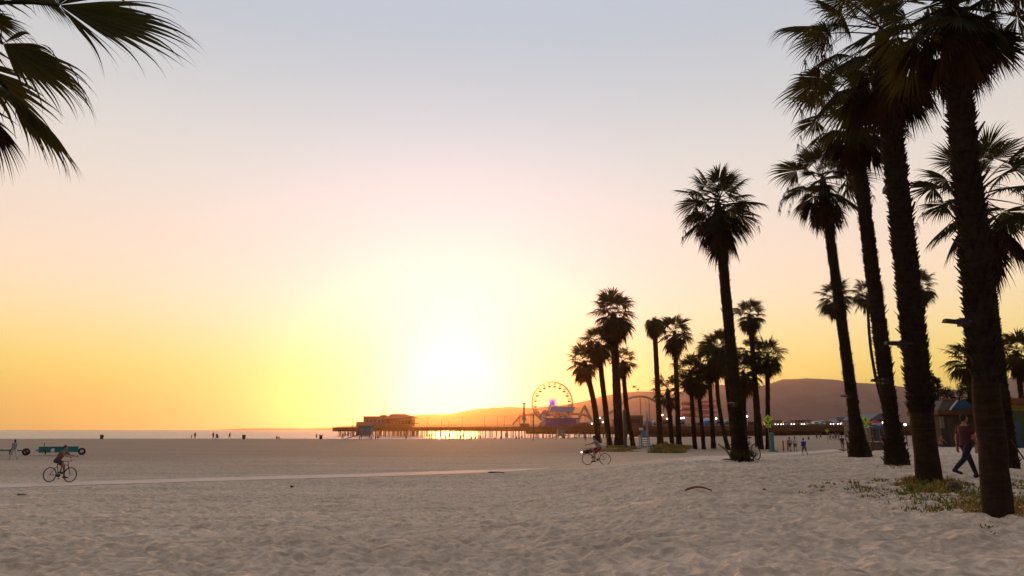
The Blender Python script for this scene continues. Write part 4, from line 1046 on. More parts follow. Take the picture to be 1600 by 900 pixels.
    if bottom:
        t = MB(); torso(t, .012, -.05, .05)
        for n in 'LR':
            hip, knee, ank = J[n][:3]; e = knee if not shorts else hip.lerp(knee, .82)
            limb(t, hip, e, .103 * k * (.5 + .5 * w), (.072 if not shorts else .085) * k)
            if not shorts: limb(t, knee, knee.lerp(ank, .96), .072 * k, .055 * k)
        link_mesh('shorts' if shorts else 'trousers', fuse(t, vx, 4, 'trousers'), cm(bottom, 'cloth'), root)
    if shoes:
        for n in 'LR':
            t = MB(); hip, knee, ank, toe, heel = J[n]; limb(t, heel, toe, .046 * k, .038 * k); limb(t, ank, heel.lerp(toe, .2), .046 * k, .044 * k)
            link_mesh('shoe', fuse(t, vx, 2, 'shoe'), cm(shoes, 'shoe'), root)
    h = MB(); h.ell(head + HM @ Vector((0, -.022, .045)) * k, (.083 * k, .096 * k, .096 * k), HM, 14, 10)
    if long_hair: h.ell(head + HM @ Vector((0, -.075, -.05)) * k, (.075 * k, .05 * k, .14 * k), HM, 12, 8)
    else: h.ell(head + HM @ Vector((0, -.06, -.01)) * k, (.073 * k, .05 * k, .075 * k), HM, 12, 8)
    link_mesh('hair' if not hat else 'cap', fuse(h, vx, 2, 'hair'), cm(hat or hair, 'hair'), root)
    return root, A, J

# the man passing under the big palms, and the person half hidden by the nearest trunk
NEAR = dict(lean=3, hipL=-20, hipR=30, kneeL=20, kneeR=6, shL=20, shR=-16, elL=14, elR=18)
ML = stand(1506, 19.4)
human('man in dark red t-shirt and dark jeans striding between the two front palms', ML, R(-78), dict(lean=2, hipL=24, hipR=-30, kneeL=3, kneeR=22, shL=-14, shR=10, elL=14, elR=10, abL=2, abR=2), 1.80, top=(.060, .012, .012), bottom=(.010, .012, .024), skin=(.26, .125, .075), shoes=(.02, .018, .016), fine=True, voxel=.0085, build=1.05)
_, A_, _ = human('person in dark red top and blue shorts, almost hidden behind the nearest trunk', stand(1538, 21), R(80), dict(lean=4, hipL=12, hipR=-10, kneeL=5, kneeR=8, shL=10, shR=24, elL=20, elR=25), 1.72, top=(.20, .03, .04), bottom=(.03, .06, .25), shorts=True, skin=(.40, .22, .15), voxel=.016, build=1.15)
b_ = thing('hand_bag', 'small black bag held beside the nearest trunk', 'bag', stand(1524, 20.6) + Vector((0, 0, .62)))
MB().box((0, 0, .12), (.10, .16, .26), taper=(.8, .8)).build('pouch', darkm, b_); MB().tube([(0, -.05, .24), (0, -.04, .42), (0, .04, .42), (0, .05, .24)], .01, n=5).build('strap', darkm, b_)

def person_px(label, px, py, hpx, rz=180, pose='stand', **kw):
    """feet at photo pixel (px, py), standing height hpx photo pixels decides the distance only when py lies on the berm edge"""
    b = base(px, py); return human(label, b, R(rz), pose, **kw)
def person_at(label, px, Y, rz=180, pose='stand', **kw):
    return human(label, stand(px, Y), R(rz), pose, **kw)
V2 = .035; V3 = .045
person_px('walker in grey-blue top and pale trousers with dark red hair near the trailers', 20, 718, 34, 60, 'walk', top=(.22, .27, .33), bottom=(.50, .55, .62), hair=(.10, .02, .02), long_hair=True, shoes=(.5, .3, .1), voxel=V2, long_sleeve=True, H=1.72)
person_at('jogger in a bright blue jacket seen from behind on the path', 1254, 64, -8, 'jog', top=(.02, .03, .33), bottom=(.10, .12, .10), shorts=True, long_sleeve=True, voxel=V2, H=1.74)
person_px('person in white top and dark shorts right of the orange posts', 1243, 705.5, 24, -25, 'walk', top=(.58, .58, .72), bottom=(.03, .035, .09), shorts=True, voxel=V2, H=1.74)
person_px('person in pink top and dark skirt beside the right orange post', 1235, 705.5, 24, 10, 'walk2', top=(.45, .26, .28), bottom=(.03, .03, .03), shorts=True, voxel=V2, long_hair=True, H=1.68)
person_at('man in black shirt and tan shorts walking away left of the leaning palm', 1314, 84, -20, 'walk2', top=(.03, .03, .04), bottom=(.30, .15, .08), voxel=V2, H=1.75, skin=(.40, .2, .1))
person_at('person in white shirt half behind the leaning palm', 1322, 86, 40, 'stand', top=(.60, .58, .60), bottom=(.04, .04, .05), voxel=V2)
# people along the edge of the berm
BERM = [(300.5, 'child in dark clothes beside a taller adult at the water', 'stand', dict(H=1.15, top=(.05, .03, .04), bottom=(.04, .03, .05))), (305.5, 'adult in dark clothes standing beside the child at the water', 'stand', dict(top=(.10, .03, .03), bottom=(.03, .02, .03))),
        (334, 'person in maroon top standing behind the blue beach chair', 'stand', dict(top=(.14, .02, .05), bottom=(.03, .03, .10))), (359.5, 'lone person in black walking along the berm edge', 'walk', dict(top=(.03, .025, .03), bottom=(.03, .025, .03))),
        (433.5, 'person sitting on the sand, left of the seated pair', 'sit', dict(top=(.09, .03, .025), bottom=(.05, .02, .02))), (436.5, 'smaller person sitting on the sand, right of the seated pair', 'sit', dict(H=1.45, top=(.20, .10, .06), bottom=(.05, .03, .03))),
        (495, 'small standing person left of the dark bin near the blue tower', 'stand', dict(H=1.4, top=(.05, .05, .03), bottom=(.04, .03, .03))), (535.5, 'person in dark clothes at the foot of the tower ramp', 'stand', dict(top=(.05, .03, .02), bottom=(.03, .03, .03))),
        (587.5, 'person in dark blue lying back on the sand right of the blue tower', 'sit', dict(top=(.03, .03, .14), bottom=(.03, .02, .05))), (592, 'person in violet with white cap sitting right of the blue tower', 'crouch', dict(top=(.10, .04, .25), bottom=(.06, .03, .16), hat=(.65, .6, .6))),
        (635.5, 'person crouching under the restaurant end of the pier', 'crouch', dict(top=(.06, .03, .02), bottom=(.04, .02, .02))), (671, 'left walker of the dark pair under the pier deck', 'walk', dict(top=(.05, .02, .015), bottom=(.03, .02, .015))),
        (675.5, 'right walker of the dark pair under the pier deck', 'walk2', dict(top=(.04, .02, .015), bottom=(.03, .02, .015))), (697, 'person sitting hunched on the berm near the sunset glow', 'sit', dict(top=(.08, .02, .01), bottom=(.04, .015, .01))),
        (701.5, 'slim dark person standing next to the hunched sitter', 'stand', dict(top=(.04, .02, .015), bottom=(.03, .02, .015))), (714.5, 'dark person with hands on hips right of the glow', 'hips', dict(top=(.05, .02, .015), bottom=(.03, .015, .01))),
        (719.5, 'person bending forward next to the one with hands on hips', 'crouch', dict(top=(.07, .02, .015), bottom=(.04, .02, .01))), (724.5, 'person striding right of the one bending forward', 'walk', dict(top=(.04, .02, .015), bottom=(.03, .015, .01))),
        (737.5, 'left sitter of the three sitting in a row on the berm', 'sit', dict(top=(.05, .02, .015), bottom=(.03, .015, .01))), (743, 'middle sitter of the three sitting in a row on the berm', 'sit', dict(top=(.03, .02, .02), bottom=(.03, .015, .01), H=1.6)),
        (750.5, 'right sitter of the three sitting in a row on the berm', 'chair', dict(top=(.06, .02, .015), bottom=(.03, .015, .01))), (773, 'person lying on the sand before the pier piles', 'lie', dict(top=(.05, .02, .02), bottom=(.03, .02, .02))),
        (783, 'person sitting with arms on knees right of the lying one', 'sit', dict(top=(.04, .02, .02), bottom=(.03, .02, .02))), (790.5, 'person walking left of the seated circle', 'walk2', dict(top=(.04, .02, .02), bottom=(.03, .02, .02))),
        (807, 'left person of the seated circle by the pier', 'sit', dict(top=(.06, .02, .03), bottom=(.03, .02, .03))), (811, 'middle person of the seated circle by the pier', 'sit', dict(top=(.04, .02, .03), bottom=(.03, .02, .03), H=1.5)),
        (815.5, 'right person of the seated circle by the pier', 'crouch', dict(top=(.07, .03, .03), bottom=(.03, .02, .03)))]
for px, lb, pose, kw in BERM:
    x = (px - 800) / F * math.cos(TH); Y = 176.0
    for _ in range(6): Y = float(crest(x * Y)) - 7
    human(lb, stand(px, Y), R(160 + (px * 7) % 60), pose, voxel=V3, **kw)
MIDP = [(914.5, 150, 'person in purple standing on the far sand below the swinging ship', 'stand', dict(top=(.12, .06, .25), bottom=(.08, .05, .16))), (878, 190, 'left one of three pale beachgoers below the purple pavilion', 'stand', dict(top=(.55, .42, .32), bottom=(.3, .2, .15))),
        (882, 190, 'middle one of three pale beachgoers below the purple pavilion', 'stand', dict(top=(.6, .5, .42), bottom=(.35, .25, .2), H=1.6)), (904, 188, 'right one of three pale beachgoers below the purple pavilion', 'walk', dict(top=(.62, .55, .5), bottom=(.4, .3, .25))),
        (1262, 170, 'dark sitter on the far sand behind the jogger', 'sit', dict(top=(.05, .03, .03), bottom=(.03, .02, .02))), (1275, 175, 'dark standing figure on the far sand right of the jogger', 'stand', dict(top=(.05, .03, .03), bottom=(.03, .02, .02), H=1.6)),
        (1281, 175, 'second dark figure walking on the far sand right of the jogger', 'walk', dict(top=(.07, .04, .04), bottom=(.03, .02, .02))), (1296, 160, 'far person in lilac, first of the small group left of the man in black', 'stand', dict(top=(.32, .22, .40), bottom=(.04, .03, .05))),
        (1300.5, 160, 'far person in white, second of the small group left of the man in black', 'walk', dict(top=(.6, .55, .55), bottom=(.05, .04, .06))), (1305, 160, 'far person in violet, third of the small group left of the man in black', 'stand', dict(top=(.22, .12, .30), bottom=(.04, .03, .05))),
        (1309.5, 160, 'far person in pink, last of the small group left of the man in black', 'walk2', dict(top=(.5, .3, .34), bottom=(.04, .03, .05))),
        (1351, 98, 'person in dark coat right behind the walker sign by the red tent', 'stand', dict(top=(.05, .04, .05), bottom=(.03, .03, .03))), (1361, 92, 'person in black left of the low box by the red tent', 'stand', dict(top=(.05, .05, .04), bottom=(.14, .03, .04))),
        (1374, 94, 'person in red shorts walking under the red tent', 'walk', dict(top=(.10, .03, .03), bottom=(.35, .05, .06), shorts=True)), (1379, 97, 'person in dark red top beside the one in red shorts', 'stand', dict(top=(.22, .03, .05), bottom=(.05, .04, .06))),
        (1386, 90, 'person in grey top at the left edge of the bulging trunk', 'walk2', dict(top=(.25, .22, .20), bottom=(.05, .05, .05))),
        (1424, 70, 'person in bright blue sitting between the bulging palm and the grassy one', 'crouch', dict(top=(.03, .08, .35), bottom=(.03, .03, .06))), (1430, 72, 'person with pale shirt behind the crouching one in blue', 'stand', dict(top=(.5, .42, .36), bottom=(.03, .03, .06))),
        (1467, 54, 'person in orange-red top sitting at the left corner of the hut', 'sit', dict(top=(.40, .10, .06), bottom=(.03, .03, .05))),
        (1066, 84, 'person in black hair and white shirt sitting behind the grassy mound', 'sit', dict(top=(.42, .44, .42), bottom=(.05, .05, .12)))]
for px, Y, lb, pose, kw in MIDP: person_at(lb, px if px != 1066 else 1046.5, Y, 150 + (px * 11) % 70, pose, voxel=V3 if Y > 120 else V2, **kw)
# two bathers in the shallows
for px, lb in ((70, 'lone bather standing in the sea above the trailers'), (219, 'lone bather standing in the sea left of the berm walkers')):
    Y = 262; p = Vector(((px - 800) / F * math.cos(TH) * Y, Y, -.75)); human(lb, p, 0, 'stand', voxel=V3, top=(.05, .04, .04), bottom=(.04, .04, .06))
# ------------------------------------------------------------------ bicycles and riders
tyrem = mat('tyre_rubber', (.018, .018, .018), .8); chromem = mat('bright_metal', (.45, .45, .45), .3, .05, 1, metal=.8)
def bicycle(label, loc, rz, paint, tilt=0.0):
    root = thing('bicycle', label, 'bicycle', loc, rz); root.rotation_euler = (0, tilt, rz)
    r = .34
    for y in (-.52, .52):
        c = Vector((0, y, r)); q = MB(); q.tube([c + Vector((0, r * .95 * math.cos(a), r * .95 * math.sin(a))) for a in np.linspace(0, 2 * math.pi, 33)], .022, n=6, cap=False); wh = q.build('wheel', tyrem, root, fix=False)
        q = MB()
        for i in range(14):
            a = math.pi * 2 * i / 14; q.tube([c + Vector((.02 if i % 2 else -.02, 0, 0)), c + Vector((0, r * .92 * math.cos(a), r * .92 * math.sin(a)))], .0035, n=3)
        q.tube([c - Vector((.05, 0, 0)), c + Vector((.05, 0, 0))], .025, n=8); q.build('spokes', chromem, wh)
    q = MB(); bb = (0, -.08, .30); st = (0, -.20, .80); hd = (0, .36, .78); hl = (0, .40, .66)
    for a, b, t in ((bb, st, .017), (bb, hl, .02), (st, hd, .017), ((0, -.52, r), bb, .012), ((0, -.52, r), (0, -.19, .74), .012), (hd, hl, .022), (hl, (0, .52, r), .016), (st, (0, -.22, .92), .014), (hd, (0, .33, .96), .014)): q.tube([a, b], t, n=6)
    q.build('frame', paint, root)
    MB().tube([(-.30, .22, .98), (-.26, .34, .97), (0, .34, .96), (.26, .34, .97), (.30, .22, .98)], .014, n=6).build('handlebar', darkm, root)
    MB().ell((0, -.24, .94), (.075, .14, .035), n=10, m=6).build('saddle', darkm, root)
    q = MB(); q.tube([(-.05, -.08, .30), (.05, -.08, .30)], .07, n=14); q.tube([(.06, -.08, .30), (.06, .04, .19)], .012, n=5); q.tube([(-.06, -.08, .30), (-.06, -.20, .41)], .012, n=5); q.box((.10, .04, .18), (.1, .08, .02)); q.box((-.10, -.20, .42), (.1, .08, .02)); q.build('crank', darkm, root)
    return root
RIDE = dict(lean=34, hipL=48, hipR=80, kneeL=42, kneeR=92, shL=60, shR=60, elL=16, elR=16, shoutL=6, shoutR=6, z=.97)
def rider(label, blabel, px, py, rz, paint, **kw):
    b = base(px, py); b.z += .02; bicycle(blabel, b, rz, paint)
    d = Vector((-math.sin(rz), math.cos(rz), 0)) * -.24; human(label, b + d, rz, RIDE, H=1.76, voxel=.03, **kw)
rider('cyclist in dark purple shorts on the bike path near the trailers', 'dark bicycle ridden on the bike path in front of the trailers', 92, 754, R(-96), mat('bike_black', (.03, .03, .035), .4), top=(.16, .09, .06), bottom=(.06, .02, .10), shorts=True, skin=(.30, .16, .10))
rider('cyclist in grey-blue shirt and red shorts near the palm cluster', 'dark red bicycle ridden on the path near the palm cluster', 932, 727, R(86), mat('bike_red', (.22, .03, .04), .4), top=(.16, .18, .23), bottom=(.26, .03, .05), shorts=True, skin=(.33, .18, .12), hair=(.03, .02, .02))
bg = base(918, 709); sb = thing('black_duffel', 'long black bag with a small white light lying left of the cyclist in grey-blue', 'bag', bg, R(8))
MB().tube([(-.55, 0, .12), (-.42, 0, .17), (0, .02, .24), (.45, 0, .28), (.6, 0, .24)], [.06, .14, .19, .18, .08], n=10).build('bag_body', mat('black_canvas', (.02, .016, .014), .85), sb, smooth=True); MB().tube([(-.25, 0, .3), (-.1, 0, .52), (.2, 0, .56), (.35, 0, .44)], .02, n=5).build('handle', darkm, sb)
MB().ell((-.62, 0, .16), (.07, .07, .06), n=10, m=6).build('small_light', cool, sb)
rider_bag = base(949, 714)
bb = base(1172, 718.5); bicycle('dark bicycle leaning upright against the foot of the single tall palm', bb + Vector((0, -.1, .02)), R(12), mat('bike_silver', (.25, .25, .24), .4), tilt=R(-8))

# ------------------------------------------------------------------ beach furniture
teal = mat('teal_paint', (.012, .21, .19), .6, .35, 1.5, bump=.2)
def trailer(label, px0, px1, py, hz, tall, Y=None):
    a = base(px0, py); b = base(px1, py); Y = (a.y + b.y) / 2; b = stand(px1, Y); a = stand(px0, Y); L = (b.x - a.x) * .80; o = Vector(((a.x + b.x) / 2, Y, gz((a.x + b.x) / 2, Y)))
    root = thing('boat_trailer', label, 'trailer', o, -math.atan2(o.x, o.y))
    if tall:
        MB().box((-L * .04, 0, .52), (L * .80, 1.3, .50)).build('bed', teal, root); MB().box((-L * .04, 0, .80), (L * .82, 1.4, .05)).build('top_rail', teal, root)
        MB().box((-L * .45, 0, .52), (L * .05, .8, .30)).build('coupling', whitem, root); MB().tube([(-L * .34, -.3, .76), (-L * .34, -.3, 1.15)], .03, n=6).build('winch_post', darkm, root)
        MB().box((-L * .30, -.66, .28), (.12, .05, .34)).build('stand_leg', darkm, root); MB().ell((-L * .16, -.70, .45), (.16, .05, .22), n=12, m=8).build('round_plate', whitem, root)
        MB().tube([(-L * .5, 0, .45), (-L * .36, 0, .45)], .06, n=6).build('drawbar', darkm, root)
    else:
        for y in (-.45, .45): MB().tube([(-L * .5, y, .55), (L * .40, y * .4, .45)], .06, n=6).build('beam', teal, root)
        for i in range(3): MB().box((-L * .38 + i * L * .16, 0, .55), (.12, 1.1, .14)).build('cross_bar', teal, root)
        MB().tube([(-L * .25, -.2, .1), (-L * .22, -.2, .8)], .05, n=6).build('jack', teal, root); MB().box((L * .12, -.2, .35), (.25, .3, .5)).build('tool_box', mat('rust_brown', (.12, .05, .03)), root)
    wx = L * .44 if tall else L * .42
    for y in (-.62, .62):
        q = MB(); c = Vector((wx, y, .33)); q.tube([c + Vector((.25 * math.cos(t), 0, .25 * math.sin(t))) for t in np.linspace(0, 2 * math.pi, 25)], .085, n=8, cap=False); w = q.build('wheel', tyrem, root, fix=False)
        MB().tube([c - Vector((0, .06, 0)), c + Vector((0, .06, 0))], .12, n=14).build('hub', whitem if tall else darkm, w)
    MB().tube([(wx, -.6, .33), (wx, .6, .33)], .04, n=6).build('axle', darkm, root)
trailer('long teal trailer with a boxed bed and one pair of wheels on the sand', 59, 139, 711, 0, True)
trailer('open green trailer frame cut by the frame edge behind the walker', -28, 53, 712, 0, False)
def bin_(label, px, Y=None):
    x = (px - 800) / F * math.cos(TH); Y = 170.0
    for _ in range(6): Y = float(crest(x * Y)) - 9
    root = thing('trash_bin', label, 'trash bin', stand(px, Y)); MB().tube([(0, 0, 0), (0, 0, 1.0)], [.36, .42], n=12).build('barrel', mat('bin_brown', (.05, .04, .035)), root); MB().tube([(0, 0, 1.0), (0, 0, 1.06)], .45, n=12).build('rim', darkm, root)
bin_('dark bin on the berm above the gap between sea walkers and trailer', 160.5); bin_('dark bin on the berm right of the lone walker in black', 382); bin_('dark bin on the berm just left of the blue tower', 502)
def beach_chair():
    Y = 170; root = thing('beach_chair', 'bright blue beach chair on the berm edge', 'beach chair', stand(338, Y), R(150)); bl = mat('chair_blue', (.02, .03, .45), .7)
    MB().box((0, 0, .42), (.75, .7, .06)).build('seat', bl, root); MB().box((0, -.38, .85), (.75, .06, .95), Matrix.Rotation(R(-18), 3, 'X')).build('backrest', bl, root)
    for sx in (-.36, .36):
        for sy in (-.33, .33): MB().tube([(sx, sy, 0), (sx, sy, .42)], .025, n=6).build('leg', chromem, root)
        MB().box((sx, .0, .66), (.06, .6, .05)).build('armrest', bl, root)
beach_chair()
def lifeguard(label, px0, px1, py0, py1, Y, col, ramp):
    s = mpp(Y); w = (px1 - px0) * s; o = stand((px0 + px1) / 2, Y); root = thing('lifeguard_tower', label, 'lifeguard tower', o)
    zt = pz(py0, Y) - o.z; zb = pz(py1, Y) - o.z; m = mat('tower_%02d' % (col[2] * 100), col, .7, .15, 1); d = w * .8
    MB().box((0, d / 2, (zt + zb) / 2), (w * .9, d, zt - zb), taper=(1.03, 1.03)).build('cabin', m, root)
    MB().box((0, d / 2, zt + .10), (w * 1.12, d * 1.2, .19)).build('roof', mat('tower_roof', (.10, .13, .15), .7), root)
    MB().box((0, d * .5, zb - .08), (w * 1.15, d * 1.5, .155)).build('deck', woodm, root)
    for i in range(2): MB().box((-w * .22 + i * w * .44, -.03, zb + (zt - zb) * .58), (w * .3, .06, (zt - zb) * .3)).build('shutter', mat('shutter_grey', (.16, .24, .28), .6), root)
    for sx in (-.42, .42):
        for sy in (.1, .9): MB().tube([(sx * w, sy * d, -.2), (sx * w * .9, sy * d, zb - .155)], .09, n=6).build('leg', woodm, root)
    rl = ramp * s; q = MB(); q.add([(-w * .55, d * .15, zb - .02), (-w * .55, d * .55, zb - .02), (-w * .55 - rl, d * .55, .06), (-w * .55 - rl, d * .15, .06), (-w * .55, d * .15, zb - .16), (-w * .55, d * .55, zb - .16), (-w * .55 - rl, d * .55, -.08), (-w * .55 - rl, d * .15, -.08)],
        [(0, 1, 2, 3), (7, 6, 5, 4), (0, 4, 5, 1), (1, 5, 6, 2), (2, 6, 7, 3), (3, 7, 4, 0)]); q.build('ramp', woodm, root)
    q = MB()
    for t in (0, .5, 1): q.box((-w * .55 - rl * t, d * .15, (zb) * (1 - t) + .45), (.07, .07, .9))
    q.tube([(-w * .55, d * .15, zb + .9), (-w * .55 - rl, d * .15, .95)], .05, n=5); q.build('handrail', woodm, root)
lifeguard('blue lifeguard tower with a long ramp in front of the pier restaurant', 560, 580, 666, 679, 172, (.06, .22, .32), 22)
lifeguard('small grey-green lifeguard tower with ramp below the purple pavilion', 871, 884, 671, 680, 205, (.20, .25, .24), 20)
def pole(name, label, cat, px, py_top, Y, r, m, extra=None):
    o = stand(px, Y); root = thing(name, label, cat, o); h = pz(py_top, Y) - o.z; MB().tube([(0, 0, -.2), (0, 0, h)], [r, r * .8], n=8).build('post', m, root)
    if extra == 'arm': MB().tube([(0, 0, h - .1), (.1, 0, h), (1.1, 0, h + .05)], r * .6, n=6).build('arm', m, root); MB().box((1.1, 0, h), (.5, .2, .12)).build('lamp_head', m, root)
    if extra == 'cap': MB().box((0, 0, h + .15), (.5, .3, .3)).build('sign_plate', whitem, root)
    if extra == 'slab': MB().box((0, 0, h * .52), (.38, .16, h * .94)).build('panel', m, root)
    return root
pole('slim_pole', 'slim dark pole standing on the sand in front of the wheel', 'pole', 833.5, 648, 160, .14, darkm, None)
pole('slim_pole', 'short dark stake on the sand left of the straight folded palm', 'pole', 1026.5, 674, 120, .09, darkm, None)
pole('beach_sign', 'short post with a small white plate beside the light blue tower stand', 'sign', 1002, 672, 95, .07, stlm, 'cap')
pole('information_pillar', 'tall grey-green pillar between the thick cluster palm and the thin one', 'pillar', 976.5, 640, 88, .16, mat('pillar_green', (.075, .10, .07), .7), 'slab')
def blue_stand():
    Y = 87; o = stand(1007.5, Y); s = mpp(Y); root = thing('rescue_stand', 'light blue slatted stand with a tall tapering mast in front of the pier', 'lifeguard stand', o); m = mat('light_blue_paint', (.10, .28, .46), .65, .15, 2)
    w = 16 * s; h = pz(681, Y) - o.z
    for sx in (-1, 1):
        for sy in (0, 1): MB().tube([(sx * w * .46, sy * 1.1, 0), (sx * w * .40, sy * 1.1, h)], .05, n=6).build('leg', m, root)
    for i in range(6): MB().box((0, -.04, h * (.1 + .16 * i)), (w * (.96 - .02 * i), .05, .10)).build('slat', m, root)
    MB().box((0, .55, h), (w * .9, 1.2, .08)).build('seat', m, root); MB().box((w * .1, .9, h + .35), (w * .5, .08, .6)).build('backrest', m, root)
    mt = pz(642, Y) - o.z; MB().tube([(w * .28, .5, h), (w * .33, .5, mt * .6), (w * .36, .5, mt)], [.16, .11, .05], n=8).build('mast', mat('mast_pink_grey', (.36, .26, .24), .6), root)
blue_stand()

# ------------------------------------------------------------------ signs
signm = mat('fluorescent_yellow_green', (.52, .86, .03), .5, .04, 3); blk = mat('sign_black', (.012, .012, .012), .5)
def walker_sign(label, px, py, wpx, Y, post, lower=True):
    o = stand(px, Y); s = mpp(Y); root = thing('crosswalk_sign', label, 'road sign', o); c = pz(py, Y) - o.z; a = wpx * s / 2
    MB().tube([(0, .06, -.3), (0, .06, c + a * .6)], .06, n=8).build('post', post, root)
    MB().prism([(-a, c), (0, c - a), (a, c), (0, c + a)], -.02, .02).build('diamond_plate', signm, root)
    q = MB(); u = a
    q.prism([(.10 * u * math.cos(t), c + .46 * u + .10 * u * math.sin(t)) for t in np.linspace(0, 2 * math.pi, 11)[:-1]], -.032, -.022)
    for P in ([(-.12, .32), (.12, .32), (.10, -.06), (-.10, -.06)], [(-.10, -.07), (.02, -.07), (-.16, -.55), (-.28, -.50)], [(.00, -.07), (.10, -.07), (.26, -.52), (.14, -.56)], [(-.13, .30), (-.13, .18), (-.32, -.02), (-.38, .05)], [(.13, .30), (.13, .18), (.34, .06), (.36, .14)]):
        q.prism([(x * u, c + z * u) for x, z in P], -.032, -.022)
    q.build('walker_symbol', blk, root)
    if lower:
        z = c - a * 1.45; MB().box((0, 0, z), (a * 1.15, .04, a * .72)).build('arrow_plate', signm, root)
        MB().prism([(-.42 * a, z - .22 * a), (-.42 * a, z + .10 * a), (-.30 * a, z - .02 * a), (.30 * a, z + .30 * a), (.38 * a, z + .18 * a), (-.22 * a, z - .12 * a), (-.10 * a, z - .24 * a)], -.032, -.022).build('arrow_symbol', blk, root)
    return root
tealp = mat('teal_post', (.05, .20, .20), .6)
walker_sign('yellow-green walker sign with arrow plate in front of two palms', 1201, 655, 14, 80, stlm)
walker_sign('yellow-green walker sign with arrow plate in front of the red tent', 1354, 656.5, 13, 78, stlm)
walker_sign('tiny yellow-green walker sign far off below the parked cars', 1292, 673, 6, 130, stlm, False)
tp = thing('teal_post', 'stout teal post at the foot of the walker sign by two palms', 'post', stand(1205, 79)); MB().tube([(0, 0, -.2), (0, 0, 2.0), (0, 0, 2.12)], [.22, .22, .12], n=12).build('post', tealp, tp); MB().box((0, 0, .06), (.9, .6, .12)).build('base_plate', tealp, tp)
for px, lb in ((1224.5, 'left orange-red post beside the path'), (1231.5, 'right orange-red post beside the path, next to the person in pink')):
    b = base(px, 704.5); p = thing('bollard', lb, 'bollard', b, 0, 'orange posts beside the path'); MB().tube([(0, 0, -.2), (0, 0, 1.12)], .085, n=12).build('post', mat('bollard_orange', (.50, .06, .03), .6), p); MB().tube([(0, 0, 1.12), (0, 0, 1.17), (0, 0, 1.19)], [.085, .075, .03], n=12).build('cap', mat('bollard_orange', (.5, .06, .03)), p)
# ---- tents, box and hut on the right
def tent(label, px0, px1, py0, pye, Y, col, valance=True):
    s = mpp(Y); w = (px1 - px0) * s; o = stand((px0 + px1) / 2, Y); root = thing('canopy_tent', label, 'tent', o); zt = pz(py0, Y) - o.z; ze = pz(pye, Y) - o.z; d = w * .8
    m = mat('tent_%02d_%02d' % (col[0] * 100, col[2] * 100), col, .7)
    MB().add([(-w / 2, -d / 2, ze), (w / 2, -d / 2, ze), (w / 2, d / 2, ze), (-w / 2, d / 2, ze), (0, 0, zt)], [(0, 3, 2, 1), (0, 1, 4), (1, 2, 4), (2, 3, 4), (3, 0, 4)]).build('roof', m, root)
    for sx in (-1, 1):
        for sy in (-1, 1): MB().tube([(sx * w * .48, sy * d * .48, 0), (sx * w * .48, sy * d * .48, ze)], .03, n=6).build('pole', stlm, root)
    if valance: MB().box((0, -d / 2 - .02, ze - .14), (w, .02, .27)).build('valance', mat('valance_white', (.6, .55, .55)), root)
tent('red peaked tent behind the second walker sign', 1359, 1377, 655.5, 661, 105, (.50, .02, .03))
tent('bright blue low tent right of the red one', 1371, 1384, 662.5, 666, 92, (.03, .07, .42), False)
tent('green low tent under the red one', 1352, 1368, 664.5, 667.5, 98, (.04, .14, .06), False)
def big_shed():
    Y = 150; o = stand(1376, Y); s = mpp(Y); root = thing('gabled_hall', 'grey gabled hall behind the red tent', 'building', o); zt = pz(646, Y) - o.z; ze = pz(656, Y) - o.z; w = 32 * s
    MB().box((0, 6, ze / 2), (w, 12, ze)).build('wall', mat('hall_grey', (.085, .08, .085), .8), root); MB().prism([(-w * .55, ze + .003), (w * .55, ze + .003), (w * .06, zt), (-w * .02, zt)], -.5, 12.5).build('roof', mat('hall_roof', (.12, .13, .15), .7), root)
    MB().box((-w * .2, -.03, 1.3), (2.4, .06, 2.6)).build('door', darkm, root)
big_shed()
o = base(1371.5, 704.5); bx = thing('planter_box', 'low brown box on the sand under the red tent', 'planter', o); MB().box((0, 0, .24), (1.05, .6, .48), taper=(1.06, 1.06)).build('box', mat('brown_concrete', (.12, .075, .06), .9), bx); MB().box((0, 0, .50), (1.2, .72, .06)).build('rim', mat('brown_concrete', (.12, .075, .06), .9), bx)
for px, py, Y, lb in ((1381, 660.5, 100, 'lit warm lamp right of the red tent'), (1415, 663.5, 90, 'lit white lamp between the bulging and the grassy trunk')):
    o = stand(px, Y); h = pz(py, Y) - o.z; r = thing('street_lamp', lb, 'lamp', o); MB().tube([(0, 0, -.2), (0, 0, h - .25)], .06, n=6).build('post', darkm, r); MB().ell((0, 0, h), (.15, .15, .15), n=10, m=8).build('bulb', warm if px < 1400 else cool, r, smooth=True)
